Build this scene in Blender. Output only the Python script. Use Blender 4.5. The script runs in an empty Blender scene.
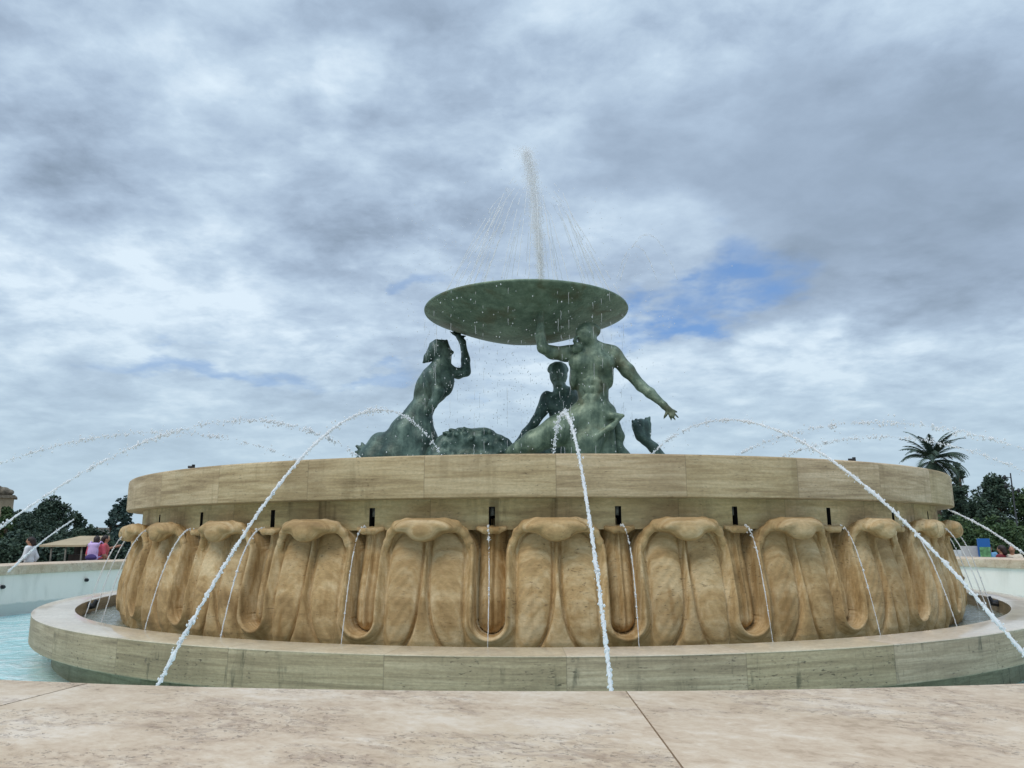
import bpy, bmesh, math, random
import numpy as np
from mathutils import Vector, Matrix, noise as mnoise

R = math.radians
S = bpy.context.scene
COL = S.collection
random.seed(7)
rng = np.random.default_rng(7)

# ------------------------------------------------------------------ camera
F_PX, CX, CY = 770.0, 512.0, 384.0
YAW, PITCH, ROLL = R(1.6), R(11.1), R(0.25)
CAM = Vector((0.0, -16.0, 1.6))
fwd = Vector((-math.sin(YAW) * math.cos(PITCH), math.cos(YAW) * math.cos(PITCH), math.sin(PITCH)))
rt = Vector((math.cos(YAW), math.sin(YAW), 0.0))
upv = rt.cross(fwd)
rt, upv = (rt * math.cos(ROLL) - upv * math.sin(ROLL)), (upv * math.cos(ROLL) + rt * math.sin(ROLL))
cd = bpy.data.cameras.new("camera")
cam = bpy.data.objects.new("camera", cd)
COL.objects.link(cam)
m = Matrix.Identity(4)
for i in range(3):
    m[i][0], m[i][1], m[i][2], m[i][3] = rt[i], upv[i], -fwd[i], CAM[i]
cam.matrix_world = m
cd.sensor_fit = 'HORIZONTAL'
cd.sensor_width = 36.0
cd.lens = 36.0 * F_PX / 1024.0
cd.clip_start = 0.05
cd.clip_end = 9000
S.camera = cam
S.cycles.transparent_max_bounces = 40


def ray(px, py):
    return (fwd + rt * ((px - CX) / F_PX) + upv * ((CY - py) / F_PX))


def at(px, py, Y):
    """the place on the vertical plane y = Y that the photograph shows at a pixel"""
    d = ray(px, py)
    return CAM + d * ((Y - CAM.y) / d.y)


def azel(px, py):
    d = ray(px, py).normalized()
    return math.atan2(d.x, d.y), math.asin(d.z)


# ------------------------------------------------------------------ world, sun, exposure
SUN_EL, SUN_AZ = R(54), R(214)          # azimuth clockwise from +Y: behind the camera, a little to the left
W = bpy.data.worlds.new("World")
S.world = W
W.use_nodes = True
S.view_settings.view_transform = 'Standard'
S.view_settings.look = 'None'
S.view_settings.exposure = 0.36
S.view_settings.gamma = 1.0
S.view_settings.use_curve_mapping = False


class NT:
    """small helper to write node trees"""
    def __init__(s, tree):
        s.t = tree
        tree.nodes.clear()

    def n(s, typ, **kw):
        nd = s.t.nodes.new(typ)
        for k, v in kw.items():
            setattr(nd, k, v)
        return nd

    def link(s, a, b):
        s.t.links.new(a, b)

    def put(s, sock, v):
        if hasattr(v, 'is_output') or isinstance(v, bpy.types.NodeSocket):
            s.t.links.new(v, sock)
        else:
            if sock.type == 'RGBA' and len(v) == 3:
                v = (*v, 1)
            sock.default_value = v

    def m(s, op, a, b=0.0, c=None, clamp=False):
        nd = s.n('ShaderNodeMath', operation=op, use_clamp=clamp)
        s.put(nd.inputs[0], a)
        s.put(nd.inputs[1], b)
        if c is not None:
            s.put(nd.inputs[2], c)
        return nd.outputs[0]

    def vm(s, op, a, b=(0, 0, 0)):
        nd = s.n('ShaderNodeVectorMath', operation=op)
        s.put(nd.inputs[0], a)
        s.put(nd.inputs[1], b)
        return nd.outputs[0]

    def xyz(s, x, y, z):
        nd = s.n('ShaderNodeCombineXYZ')
        for i, v in enumerate((x, y, z)):
            s.put(nd.inputs[i], v)
        return nd.outputs[0]

    def sep(s, v):
        nd = s.n('ShaderNodeSeparateXYZ')
        s.put(nd.inputs[0], v)
        return nd.outputs

    def noise(s, vec, scale, detail=4, rough=.55, dist=0.0, out=0):
        nd = s.n('ShaderNodeTexNoise')
        s.put(nd.inputs['Vector'], vec)
        nd.inputs['Scale'].default_value = scale
        nd.inputs['Detail'].default_value = detail
        nd.inputs['Roughness'].default_value = rough
        nd.inputs['Distortion'].default_value = dist
        return nd.outputs[out]

    def ss(s, v, lo, hi, a=0.0, b=1.0):
        nd = s.n('ShaderNodeMapRange', interpolation_type='SMOOTHSTEP')
        s.put(nd.inputs[0], v)
        for i, q in enumerate((lo, hi, a, b)):
            nd.inputs[i + 1].default_value = q
        return nd.outputs[0]

    def ramp(s, fac, stops):
        nd = s.n('ShaderNodeValToRGB')
        el = nd.color_ramp.elements
        while len(el) > 1:
            el.remove(el[-1])
        el[0].position, el[0].color = stops[0][0], (*stops[0][1], 1)
        for p, c in stops[1:]:
            e = el.new(p)
            e.color = (*c, 1)
        s.put(nd.inputs[0], fac)
        return nd.outputs[0]

    def mix(s, fac, a, b, mode='MIX'):
        nd = s.n('ShaderNodeMix', data_type='RGBA', blend_type=mode)
        s.put(nd.inputs[0], fac)
        s.put(nd.inputs[6], a)
        s.put(nd.inputs[7], b)
        return nd.outputs[2]

    def bump(s, h, dist=.01, strength=1.0, normal=None):
        nd = s.n('ShaderNodeBump')
        nd.inputs['Strength'].default_value = strength
        nd.inputs['Distance'].default_value = dist
        s.put(nd.inputs['Height'], h)
        if normal is not None:
            s.link(normal, nd.inputs['Normal'])
        return nd.outputs[0]


def lin(r, g, b):
    f = lambda c: (c / 255) / 12.92 if c <= 10 else ((c / 255 + .055) / 1.055) ** 2.4
    return (f(r), f(g), f(b))


def build_world():
    t = NT(W.node_tree)
    sky = t.n('ShaderNodeTexSky', sky_type='NISHITA', sun_disc=False)
    sky.sun_elevation = SUN_EL
    sky.sun_rotation = SUN_AZ
    sky.altitude = 50
    tc = t.n('ShaderNodeTexCoord').outputs['Generated']
    d = t.vm('NORMALIZE', tc)
    x, y, z = t.sep(d)
    zc = t.m('MAXIMUM', z, 0.0)
    den = t.m('ADD', zc, .22)
    u, v = t.m('DIVIDE', x, den), t.m('DIVIDE', y, den)
    uv = t.xyz(u, v, 0.0)
    az = t.m('ARCTAN2', x, y)
    el = t.m('ARCSINE', z)
    warp = t.noise(uv, 2.3, 5, .6, 0.0, out=1)
    wx, wy, _ = t.sep(warp)
    wob1, wob2 = t.m('SUBTRACT', wx, .5), t.m('SUBTRACT', wy, .5)
    azw = t.m('ADD', az, t.m('MULTIPLY', wob1, .50))
    elw = t.m('ADD', el, t.m('MULTIPLY', wob2, .24))

    def mask(px, py, sx, sy, lo=1.3, hi=.2, tilt=0.0):
        a0, e0 = azel(px, py)
        da, de = t.m('SUBTRACT', azw, a0), t.m('SUBTRACT', elw, e0)
        c, s_ = math.cos(tilt), math.sin(tilt)
        p = t.m('ADD', t.m('MULTIPLY', da, c), t.m('MULTIPLY', de, s_))
        q = t.m('SUBTRACT', t.m('MULTIPLY', de, c), t.m('MULTIPLY', da, s_))
        p, q = t.m('DIVIDE', p, sx / F_PX), t.m('DIVIDE', q, sy / F_PX)
        r = t.m('SQRT', t.m('ADD', t.m('MULTIPLY', p, p), t.m('MULTIPLY', q, q)))
        return t.ss(r, lo, hi, 0.0, 1.0) if lo < hi else t.m('SUBTRACT', 1.0, t.ss(r, hi, lo))

    # banks of cloud: large soft masses, puffs, fine wisps
    uvs = t.xyz(t.m('ADD', u, t.m('MULTIPLY', wob1, .10)), t.m('ADD', t.m('MULTIPLY', v, 1.1), t.m('MULTIPLY', wob2, .10)), 3.7)
    n1 = t.noise(uvs, 1.15, 3, .5)
    n2 = t.noise(uvs, 3.6, 8, .56, .15)
    n3 = t.noise(uvs, 11.0, 6, .6, .1)
    n4 = t.noise(t.vm('ADD', uvs, (7.3, 2.1, 0)), 6.5, 7, .58, .1)
    tt = t.m('ADD', .49, t.m('MULTIPLY', t.m('SUBTRACT', n1, .5), .8))
    puff = t.m('MULTIPLY', t.m('SUBTRACT', t.ss(n2, .34, .68), .5), .38)
    fine = t.m('ADD', t.m('MULTIPLY', t.m('SUBTRACT', n3, .5), .62), t.m('MULTIPLY', t.m('SUBTRACT', t.ss(n4, .34, .68), .5), .23))
    darkR = mask(860, 175, 330, 135, 1.25, .35, R(-4))
    darkR2 = mask(980, 300, 170, 60, 1.2, .3)
    calm = t.m('SUBTRACT', 1.0, t.m('MULTIPLY', darkR, .72))
    tt = t.m('ADD', tt, t.m('MULTIPLY', puff, calm))
    tt = t.m('ADD', tt, t.m('MULTIPLY', fine, calm))
    for (mk, amt) in ((darkR, -.36), (darkR2, -.16),
                      (mask(150, 150, 170, 70, 1.3, .2), -.20),
                      (mask(420, 215, 170, 40, 1.3, .2, R(8)), -.17),
                      (mask(330, 60, 100, 45, 1.3, .2), -.10),
                      (mask(60, 215, 110, 45, 1.3, .2), .24),
                      (mask(230, 350, 330, 70, 1.35, .2), .13),
                      (mask(560, 330, 160, 90, 1.35, .2), .12),
                      (mask(215, 285, 240, 50, 1.3, .2), .20),
                      (mask(640, 240, 150, 40, 1.3, .2), .30),
                      (mask(840, 350, 240, 28, 1.3, .2), .26),
                      (mask(120, 330, 200, 40, 1.3, .2), .14),
                      (mask(350, 70, 40, 40, 1.3, .2), .22),
                      (mask(560, 20, 120, 30, 1.3, .2), .10)):
        tt = t.m('ADD', tt, t.m('MULTIPLY', mk, amt))
    band = t.m('MULTIPLY', t.ss(el, R(21), R(14)), t.ss(el, R(1), R(7)))
    tt = t.m('ADD', tt, t.m('MULTIPLY', band, .13))
    tt = t.m('MAXIMUM', t.m('MINIMUM', tt, 1.0), 0.0)
    cloud = t.ramp(tt, [(0.0, lin(123, 139, 157)), (.22, lin(141, 158, 178)), (.45, lin(156, 174, 194)),
                        (.72, lin(175, 193, 210)), (1.0, lin(199, 214, 226))])
    # pale veil towards the horizon
    veil = t.ss(el, R(17), R(0))
    nv = t.m('MULTIPLY', veil, .80)
    cloud = t.mix(nv, cloud, lin(168, 189, 201))
    # gaps that show the blue
    gap = t.m('MULTIPLY', mask(742, 275, 80, 28, 1.4, .1, R(12)), .95)
    for (px, py, sx, sy, a) in ((672, 312, 75, 20, 1.0), (195, 372, 95, 16, .55), (385, 375, 50, 10, .4), (435, 287, 40, 9, .4), (735, 260, 60, 26, .55)):
        gap = t.m('MAXIMUM', gap, t.m('MULTIPLY', mask(px, py, sx, sy, 1.3, .2), a))
    gap = t.m('MULTIPLY', gap, t.ss(n2, .74, .46), clamp=True)
    blue = t.mix(.6, t.vm('MULTIPLY', sky.outputs[0], (1.0, 1.0, 1.0)), t.vm('MULTIPLY', lin(92, 137, 196), (10, 10, 10)))
    cl10 = t.vm('MULTIPLY', cloud, (10, 10, 10))
    col = t.mix(gap, cl10, blue)
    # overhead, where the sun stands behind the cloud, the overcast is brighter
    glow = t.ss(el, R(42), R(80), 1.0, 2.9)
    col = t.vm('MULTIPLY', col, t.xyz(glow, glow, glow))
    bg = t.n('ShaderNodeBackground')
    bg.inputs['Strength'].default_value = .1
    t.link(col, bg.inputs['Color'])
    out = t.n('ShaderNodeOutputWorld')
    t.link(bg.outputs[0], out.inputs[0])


build_world()
sd = bpy.data.lights.new("sun", 'SUN')
sd.energy = 1.05
sd.angle = R(25)
sd.color = (1.0, .92, .80)
sun = bpy.data.objects.new("sun", sd)
COL.objects.link(sun)
sun_dir = Vector((math.sin(SUN_AZ) * math.cos(SUN_EL), math.cos(SUN_AZ) * math.cos(SUN_EL), math.sin(SUN_EL)))
sun.rotation_euler = sun_dir.to_track_quat('Z', 'Y').to_euler()


# ------------------------------------------------------------------ object helpers
def link_mesh(name, me, mat=None, parent=None):
    o = bpy.data.objects.new(name, me)
    COL.objects.link(o)
    if mat is not None and not me.materials:
        me.materials.append(mat)
    if parent is not None:
        o.parent = parent
    return o


def mesh(name, V, Fc, mat, parent=None, smooth=True):
    me = bpy.data.meshes.new(name)
    me.from_pydata([tuple(v) for v in V], [], [tuple(f) for f in Fc])
    me.validate()
    me.update()
    if smooth:
        me.polygons.foreach_set('use_smooth', [True] * len(me.polygons))
    return link_mesh(name, me, mat, parent)


def autosmooth(o, ang=35):
    me = o.data
    bm = bmesh.new()
    bm.from_mesh(me)
    lim = R(ang)
    for e in bm.edges:
        if len(e.link_faces) == 2:
            e.smooth = e.calc_face_angle(0) < lim
    for f in bm.faces:
        f.smooth = True
    bm.to_mesh(me)
    bm.free()
    return o


def tag(o, label=None, cat=None, group=None, kind=None):
    if label:
        o['label'] = label
    if cat:
        o['category'] = cat
    if group:
        o['group'] = group
    if kind:
        o['kind'] = kind
    return o


def empty(name, loc=(0, 0, 0)):
    o = bpy.data.objects.new(name, None)
    COL.objects.link(o)
    o.location = loc
    o.empty_display_size = .2
    return o


class MB:
    def __init__(s):
        s.V, s.F = [], []

    def add(s, V, Fc):
        k = len(s.V)
        s.V += [tuple(v) for v in V]
        s.F += [tuple(i + k for i in f) for f in Fc]

    def box(s, c, size, rz=0.0, rx=0.0, ry=0.0):
        M = Matrix.Rotation(rz, 3, 'Z') @ Matrix.Rotation(ry, 3, 'Y') @ Matrix.Rotation(rx, 3, 'X')
        c = Vector(c)
        hx, hy, hz = size[0] / 2, size[1] / 2, size[2] / 2
        V = [c + M @ Vector((a * hx, b * hy, d * hz)) for d in (-1, 1) for (a, b) in ((-1, -1), (1, -1), (1, 1), (-1, 1))]
        s.add(V, [(3, 2, 1, 0), (4, 5, 6, 7), (0, 1, 5, 4), (1, 2, 6, 5), (2, 3, 7, 6), (3, 0, 4, 7)])

    def tube(s, pts, rad, n=8, cap=True):
        pts = [Vector(p) for p in pts]
        if not hasattr(rad, '__len__'):
            rad = [rad] * len(pts)
        V, Fc = [], []
        prev = None
        for i, p in enumerate(pts):
            d = (pts[min(i + 1, len(pts) - 1)] - pts[max(i - 1, 0)])
            d = d.normalized() if d.length > 1e-9 else Vector((0, 0, 1))
            a = prev - d * prev.dot(d) if prev is not None else d.orthogonal()
            if a.length < 1e-6:
                a = d.orthogonal()
            a.normalize()
            prev = a
            b = d.cross(a)
            for k in range(n):
                q = 2 * math.pi * k / n
                V.append(p + (a * math.cos(q) + b * math.sin(q)) * rad[i])
        for i in range(len(pts) - 1):
            for k in range(n):
                k2 = (k + 1) % n
                Fc.append((i * n + k, i * n + k2, (i + 1) * n + k2, (i + 1) * n + k))
        if cap:
            Fc.append(tuple(range(n - 1, -1, -1)))
            Fc.append(tuple((len(pts) - 1) * n + k for k in range(n)))
        s.add(V, Fc)

    def drop(s, p, r, stretch=(1, 1, 1)):
        x, y, z = p
        a, b, c = r * stretch[0], r * stretch[1], r * stretch[2]
        s.add([(x + a, y, z), (x - a, y, z), (x, y + b, z), (x, y - b, z), (x, y, z + c), (x, y, z - c)],
              [(0, 2, 4), (2, 1, 4), (1, 3, 4), (3, 0, 4), (2, 0, 5), (1, 2, 5), (3, 1, 5), (0, 3, 5)])

    def build(s, name, mat, parent=None, smooth=False):
        return mesh(name, s.V, s.F, mat, parent, smooth)


def ring_pt(r, th, z):
    return (r * math.sin(th), -r * math.cos(th), z)


def sweep(profile, a0, a1, n, name, mat, parent=None, cap=True, closed_profile=True, ang=30):
    """sweep an (r, z) outline about the fountain's axis from angle a0 to a1"""
    full = abs(a1 - a0) > 2 * math.pi - 1e-6
    k = len(profile)
    cols = n if full else n + 1
    V, Fc = [], []
    for i in range(cols):
        th = a0 + (a1 - a0) * i / n
        V += [ring_pt(r, th, z) for r, z in profile]
    ne = k if closed_profile else k - 1
    for i in range(n):
        i2 = (i + 1) % cols
        for j in range(ne):
            j2 = (j + 1) % k
            Fc.append((i * k + j, i2 * k + j, i2 * k + j2, i * k + j2))
    if cap and not full and closed_profile:
        Fc.append(tuple(range(k)))
        Fc.append(tuple((cols - 1) * k + j for j in range(k - 1, -1, -1)))
    o = mesh(name, V, Fc, mat, parent)
    bm = bmesh.new()
    bm.from_mesh(o.data)
    bmesh.ops.recalc_face_normals(bm, faces=bm.faces)
    bm.to_mesh(o.data)
    bm.free()
    return autosmooth(o, ang)


def rounded(poly, rad, seg=3):
    """round the corners of an (r, z) outline"""
    out = []
    n = len(poly)
    for i in range(n):
        p0, p, p1 = Vector(poly[i - 1]), Vector(poly[i]), Vector(poly[(i + 1) % n])
        r = rad[i] if hasattr(rad, '__len__') else rad
        if r <= 0:
            out.append(tuple(p))
            continue
        a, b = p + (p0 - p).normalized() * r, p + (p1 - p).normalized() * r
        for k in range(seg + 1):
            q = k / seg
            out.append(tuple(a * (1 - q) ** 2 + p * 2 * q * (1 - q) + b * q * q))
    return out


# ---- smooth-union solids turned into one continuous surface
class Solid:
    def __init__(s, k=.06):
        s.items = []
        s.k = k

    def cap(s, a, b, ra, rb, k=None):
        s.items.append(('c', np.array(a, float), np.array(b, float), ra, rb, s.k if k is None else k))
        return s

    def chain(s, pts, rads, k=None):
        for i in range(len(pts) - 1):
            s.cap(pts[i], pts[i + 1], rads[i], rads[i + 1], k)
        return s

    def ell(s, c, r, rot=None, k=None):
        Mx = np.array(rot, float) if rot is not None else np.eye(3)
        s.items.append(('e', np.array(c, float), np.array(r, float), Mx, None, s.k if k is None else k))
        return s

    def grid(s, h):
        los, his = [], []
        for it in s.items:
            if it[0] == 'c':
                q = max(it[3], it[4])
                los.append(np.minimum(it[1], it[2]) - q)
                his.append(np.maximum(it[1], it[2]) + q)
            else:
                q = it[2].max()
                los.append(it[1] - q)
                his.append(it[1] + q)
        kk = max(it[5] for it in s.items)
        lo = np.min(los, 0) - kk - 3 * h
        hi = np.max(his, 0) + kk + 3 * h
        n = np.ceil((hi - lo) / h).astype(int) + 1
        f = np.full(n, 1.0, np.float32)
        ax = [lo[i] + h * np.arange(n[i]) for i in range(3)]
        for it, l, u in zip(s.items, los, his):
            k = it[5]
            i0 = np.maximum(((l - k - 2 * h - lo) / h).astype(int), 0)
            i1 = np.minimum(((u + k + 2 * h - lo) / h).astype(int) + 2, n)
            sl = tuple(slice(i0[i], i1[i]) for i in range(3))
            X, Y, Z = np.meshgrid(*[ax[i][sl[i]] for i in range(3)], indexing='ij')
            P = np.stack([X, Y, Z], -1)
            if it[0] == 'c':
                a, b, ra, rb = it[1:5]
                ba = b - a
                L = max((ba ** 2).sum(), 1e-9)
                t = np.clip(((P - a) @ ba) / L, 0, 1)
                d = np.linalg.norm(P - a - t[..., None] * ba, axis=-1) - (ra + (rb - ra) * t)
            else:
                c, r, Mx = it[1:4]
                q = (P - c) @ Mx
                k0 = np.linalg.norm(q / r, axis=-1)
                k1 = np.linalg.norm(q / (r * r), axis=-1)
                d = np.where(k1 < 1e-6, -r.min(), k0 * (k0 - 1) / np.maximum(k1, 1e-6))
            g = f[sl]
            hh = np.maximum(k - np.abs(g - d), 0) / k
            f[sl] = np.minimum(g, d) - hh * hh * k * .25
        return f, lo, h

    def build(s, name, mat, parent=None, h=.03, wob=0.0, wscale=4.0, clip_z=None):
        f, lo, h = s.grid(h)
        if wob:
            n = f.shape
            ax = [lo[i] + h * np.arange(n[i]) for i in range(3)]
            X, Y, Z = np.meshgrid(*ax, indexing='ij')
            w = np.sin(X * wscale + 1.3 * np.sin(Z * wscale * .8)) * np.sin(Y * wscale * 1.1 + .7) * np.sin(Z * wscale * 1.2 + np.sin(X * wscale * 1.7))
            f = f + (w * wob).astype(np.float32)
        V, Q = surface_nets(f)
        V = V * h + lo
        if clip_z is not None:
            V[:, 2] = np.maximum(V[:, 2], clip_z)
        return mesh(name, V, Q, mat, parent)


def surface_nets(f):
    ins = f < 0
    nx, ny, nz = f.shape
    cs = (nx - 1, ny - 1, nz - 1)
    acc = np.zeros(cs + (3,), np.float32)
    cnt = np.zeros(cs, np.float32)
    corners = [(i, j, k) for i in (0, 1) for j in (0, 1) for k in (0, 1)]
    for a in corners:
        for b in corners:
            if sum(b) - sum(a) == 1 and all(bb >= aa for aa, bb in zip(a, b)):
                A = f[a[0]:a[0] + cs[0], a[1]:a[1] + cs[1], a[2]:a[2] + cs[2]]
                B = f[b[0]:b[0] + cs[0], b[1]:b[1] + cs[1], b[2]:b[2] + cs[2]]
                cr = (A < 0) != (B < 0)
                t = np.where(cr, A / np.where(A == B, 1, A - B), 0)
                for q in range(3):
                    acc[..., q] += np.where(cr, a[q] + t * (b[q] - a[q]), 0)
                cnt += cr
    act = cnt > 0
    idx = np.full(cs, -1, np.int64)
    idx[act] = np.arange(act.sum())
    I = np.stack(np.nonzero(act), -1)
    V = I + acc[act] / cnt[act][:, None]
    quads = []
    for axis in range(3):
        o1, o2 = [(1, 2), (2, 0), (0, 1)][axis]
        sl0 = [slice(1, -1)] * 3
        sl1 = [slice(1, -1)] * 3
        sl0[axis] = slice(0, -1)
        sl1[axis] = slice(1, None)
        A, B = ins[tuple(sl0)], ins[tuple(sl1)]
        e = np.stack(np.nonzero(A != B), -1)
        if len(e) == 0:
            continue
        fl = A[tuple(e.T)]
        base = e.copy()
        for q in range(3):
            if q != axis:
                base[:, q] += 1
        d1 = np.zeros(3, int)
        d1[o1] = 1
        d2 = np.zeros(3, int)
        d2[o2] = 1
        g = lambda p: idx[tuple(p.T)]
        q4 = np.stack([g(base - d1 - d2), g(base - d2), g(base), g(base - d1)], -1)
        q4[~fl] = q4[~fl][:, ::-1]
        quads.append(q4)
    return V, np.concatenate(quads)


# ------------------------------------------------------------------ materials
MATS = {}


def material(name):
    mt = bpy.data.materials.new(name)
    mt.use_nodes = True
    t = NT(mt.node_tree)
    b = t.n('ShaderNodeBsdfPrincipled')
    o = t.n('ShaderNodeOutputMaterial')
    t.link(b.outputs[0], o.inputs[0])
    MATS[name] = mt
    return mt, t, b


def plain(name, col, rough=.7, metal=0.0, var=.25, scale=6.0):
    mt, t, b = material(name)
    g = t.n('ShaderNodeNewGeometry').outputs['Position']
    n = t.noise(g, scale, 4)
    c = t.mix(t.ss(n, .3, .7), tuple(v * (1 - var) for v in col), tuple(min(1, v * (1 + var)) for v in col))
    t.link(c, b.inputs['Base Color'])
    b.inputs['Roughness'].default_value = rough
    b.inputs['Metallic'].default_value = metal
    return mt


BLOCK = R(11.25)
LEAF0 = R(1.85)


def ring_stone(name, Rm, cols, band=7.0, joints=True, rough=.75, pit=.5, stain=None, stain_amt=.0, algae=0.0, coat=0.0, bump=.006, rad=(.9, 4.0), spk=.8, con=.20, blockvar=.14, joint_w=.006):
    """travertine laid as curved blocks round the fountain's axis"""
    mt, t, b = material(name)
    pos = t.n('ShaderNodeNewGeometry').outputs['Position']
    x, y, z = t.sep(pos)
    th = t.m('ARCTAN2', x, t.m('MULTIPLY', y, -1.0))
    rr = t.m('SQRT', t.m('ADD', t.m('MULTIPLY', x, x), t.m('MULTIPLY', y, y)))
    u = t.m('MULTIPLY', th, Rm)
    bl = t.m('DIVIDE', t.m('SUBTRACT', th, LEAF0), BLOCK)
    bi = t.m('FLOOR', bl)
    wn = t.n('ShaderNodeTexWhiteNoise', noise_dimensions='1D')
    t.put(wn.inputs['W'], bi)
    rnd = wn.outputs[0]
    off = t.m('MULTIPLY', rnd, 13.0) if joints else 0.0
    # long beds of travertine
    vb = t.xyz(t.m('MULTIPLY', u, .55), t.m('MULTIPLY', rr, rad[0]), t.m('ADD', t.m('MULTIPLY', z, band), off))
    n1 = t.noise(vb, 1.0, 6, .6, .6)
    vf = t.xyz(t.m('MULTIPLY', u, 2.2), t.m('MULTIPLY', rr, rad[1]), t.m('ADD', t.m('MULTIPLY', z, band * 4.5), off))
    n2 = t.noise(vf, 1.0, 5, .65, .3)
    mixn = t.m('ADD', t.m('MULTIPLY', n1, .62), t.m('MULTIPLY', n2, .38))
    c = t.ramp(t.ss(mixn, .5 - con, .5 + con), [(0, cols[0]), (.45, cols[1]), (1, cols[2])])
    # speckle
    n10 = t.noise(t.xyz(t.m('MULTIPLY', u, 22.0), t.m('MULTIPLY', rr, 22.0), t.m('MULTIPLY', z, 40.0)), 1.0, 4, .7)
    sp = t.m('ADD', 1.0 - spk / 2, t.m('MULTIPLY', n10, spk))
    c = t.mix(1.0, c, t.xyz(sp, sp, sp), 'MULTIPLY')
    # cloudy patches
    n3 = t.noise(pos, 1.1, 4, .55)
    c = t.mix(t.m('MULTIPLY', t.ss(n3, .42, .68), .35), c, cols[0])
    # small open pits, drawn out along the beds
    vp = t.xyz(t.m('MULTIPLY', u, 16.0), t.m('MULTIPLY', rr, 16.0), t.m('MULTIPLY', z, 55.0))
    n4 = t.noise(vp, 1.0, 3, .6)
    n5 = t.noise(pos, 2.2, 3, .5)
    pits = t.m('MULTIPLY', t.ss(n4, .60, .69), t.ss(n5, .42, .60), clamp=True)
    c = t.mix(t.m('MULTIPLY', pits, pit), c, tuple(v * .3 for v in cols[0]))
    if stain is not None:
        vs = t.xyz(t.m('MULTIPLY', u, 5.5), t.m('MULTIPLY', rr, 2.0), t.m('MULTIPLY', z, .7))
        n6 = t.noise(vs, 1.0, 5, .6, .4)
        n7 = t.noise(pos, .9, 3, .5)
        sm = t.m('MULTIPLY', t.ss(n6, .50, .68), t.ss(n7, .38, .6), clamp=True)
        c = t.mix(t.m('MULTIPLY', sm, stain_amt), c, stain)
    if algae:
        # growth and drip marks that run down from small cracks
        va = t.xyz(t.m('MULTIPLY', u, 9.0), 0.0, t.m('MULTIPLY', z, 1.6))
        n8 = t.noise(va, 1.0, 4, .65, .5)
        n9 = t.noise(t.xyz(t.m('MULTIPLY', u, .9), 0.0, t.m('MULTIPLY', z, 2.0)), 1.0, 3, .5)
        am = t.m('MULTIPLY', t.ss(n8, .55, .72), t.ss(n9, .42, .6), clamp=True)
        c = t.mix(t.m('MULTIPLY', am, algae), c, lin(62, 62, 44))
    if joints:
        br = t.m('ADD', 1.0 - blockvar / 2, t.m('MULTIPLY', rnd, blockvar))
        c = t.mix(1.0, c, t.xyz(br, br, t.m('MULTIPLY', br, br)), 'MULTIPLY')
        fr = t.m('SUBTRACT', bl, t.m('ROUND', bl))
        dj = t.m('MULTIPLY', t.m('ABSOLUTE', fr), BLOCK * Rm)
        jm = t.m('SUBTRACT', 1.0, t.ss(dj, joint_w * .4, joint_w * 1.3))
        c = t.mix(t.m('MULTIPLY', jm, .34), c, tuple(v * .32 for v in cols[0]))
    t.link(c, b.inputs['Base Color'])
    h = t.m('ADD', t.m('MULTIPLY', mixn, .6), t.m('MULTIPLY', n4, .25))
    h = t.m('SUBTRACT', h, t.m('MULTIPLY', pits, .6))
    t.link(t.bump(h, bump, .8), b.inputs['Normal'])
    b.inputs['Roughness'].default_value = rough
    if coat:
        b.inputs['Coat Weight'].default_value = coat
        b.inputs['Coat Roughness'].default_value = .06
        b.inputs['Coat IOR'].default_value = 1.5
    return mt


M_RIM = ring_stone('rim_travertine', 7.5, [lin(140, 117, 86), lin(183, 159, 122), lin(214, 192, 157)], band=8.0, pit=.55, stain=lin(120, 98, 62), stain_amt=.35)
M_FRIEZE = ring_stone('frieze_travertine', 7.2, [lin(160, 136, 96), lin(198, 174, 128), lin(220, 200, 158)], band=4.0, pit=.5, stain=lin(92, 74, 46), stain_amt=.6)
M_LEAF = ring_stone('carved_travertine', 7.4, [lin(138, 109, 68), lin(187, 155, 107), lin(224, 201, 160)], spk=.66, con=.23, rad=(9.0, 24.0), band=1.6, joints=False, pit=.6, stain=lin(136, 98, 44), stain_amt=.55, bump=.0035)
M_KERB = ring_stone('kerb_travertine', 8.64, [lin(128, 112, 88), lin(168, 150, 120), lin(202, 184, 154)], band=13.0, pit=.75, con=.26, algae=.7, stain=lin(112, 102, 76), stain_amt=.3, rough=.6)
M_KERBTOP = ring_stone('wet_kerb_top', 8.4, [lin(192, 172, 144), lin(216, 198, 172), lin(232, 217, 194)], band=3.0, pit=.3, rough=.4, coat=.45, bump=.001)
M_PLINTH = ring_stone('plinth_stone', 8.2, [lin(112, 106, 78), lin(148, 142, 112), lin(172, 166, 138)], band=8.0, pit=.6, algae=.9, stain=lin(98, 98, 66), stain_amt=.6, rough=.55)


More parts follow.
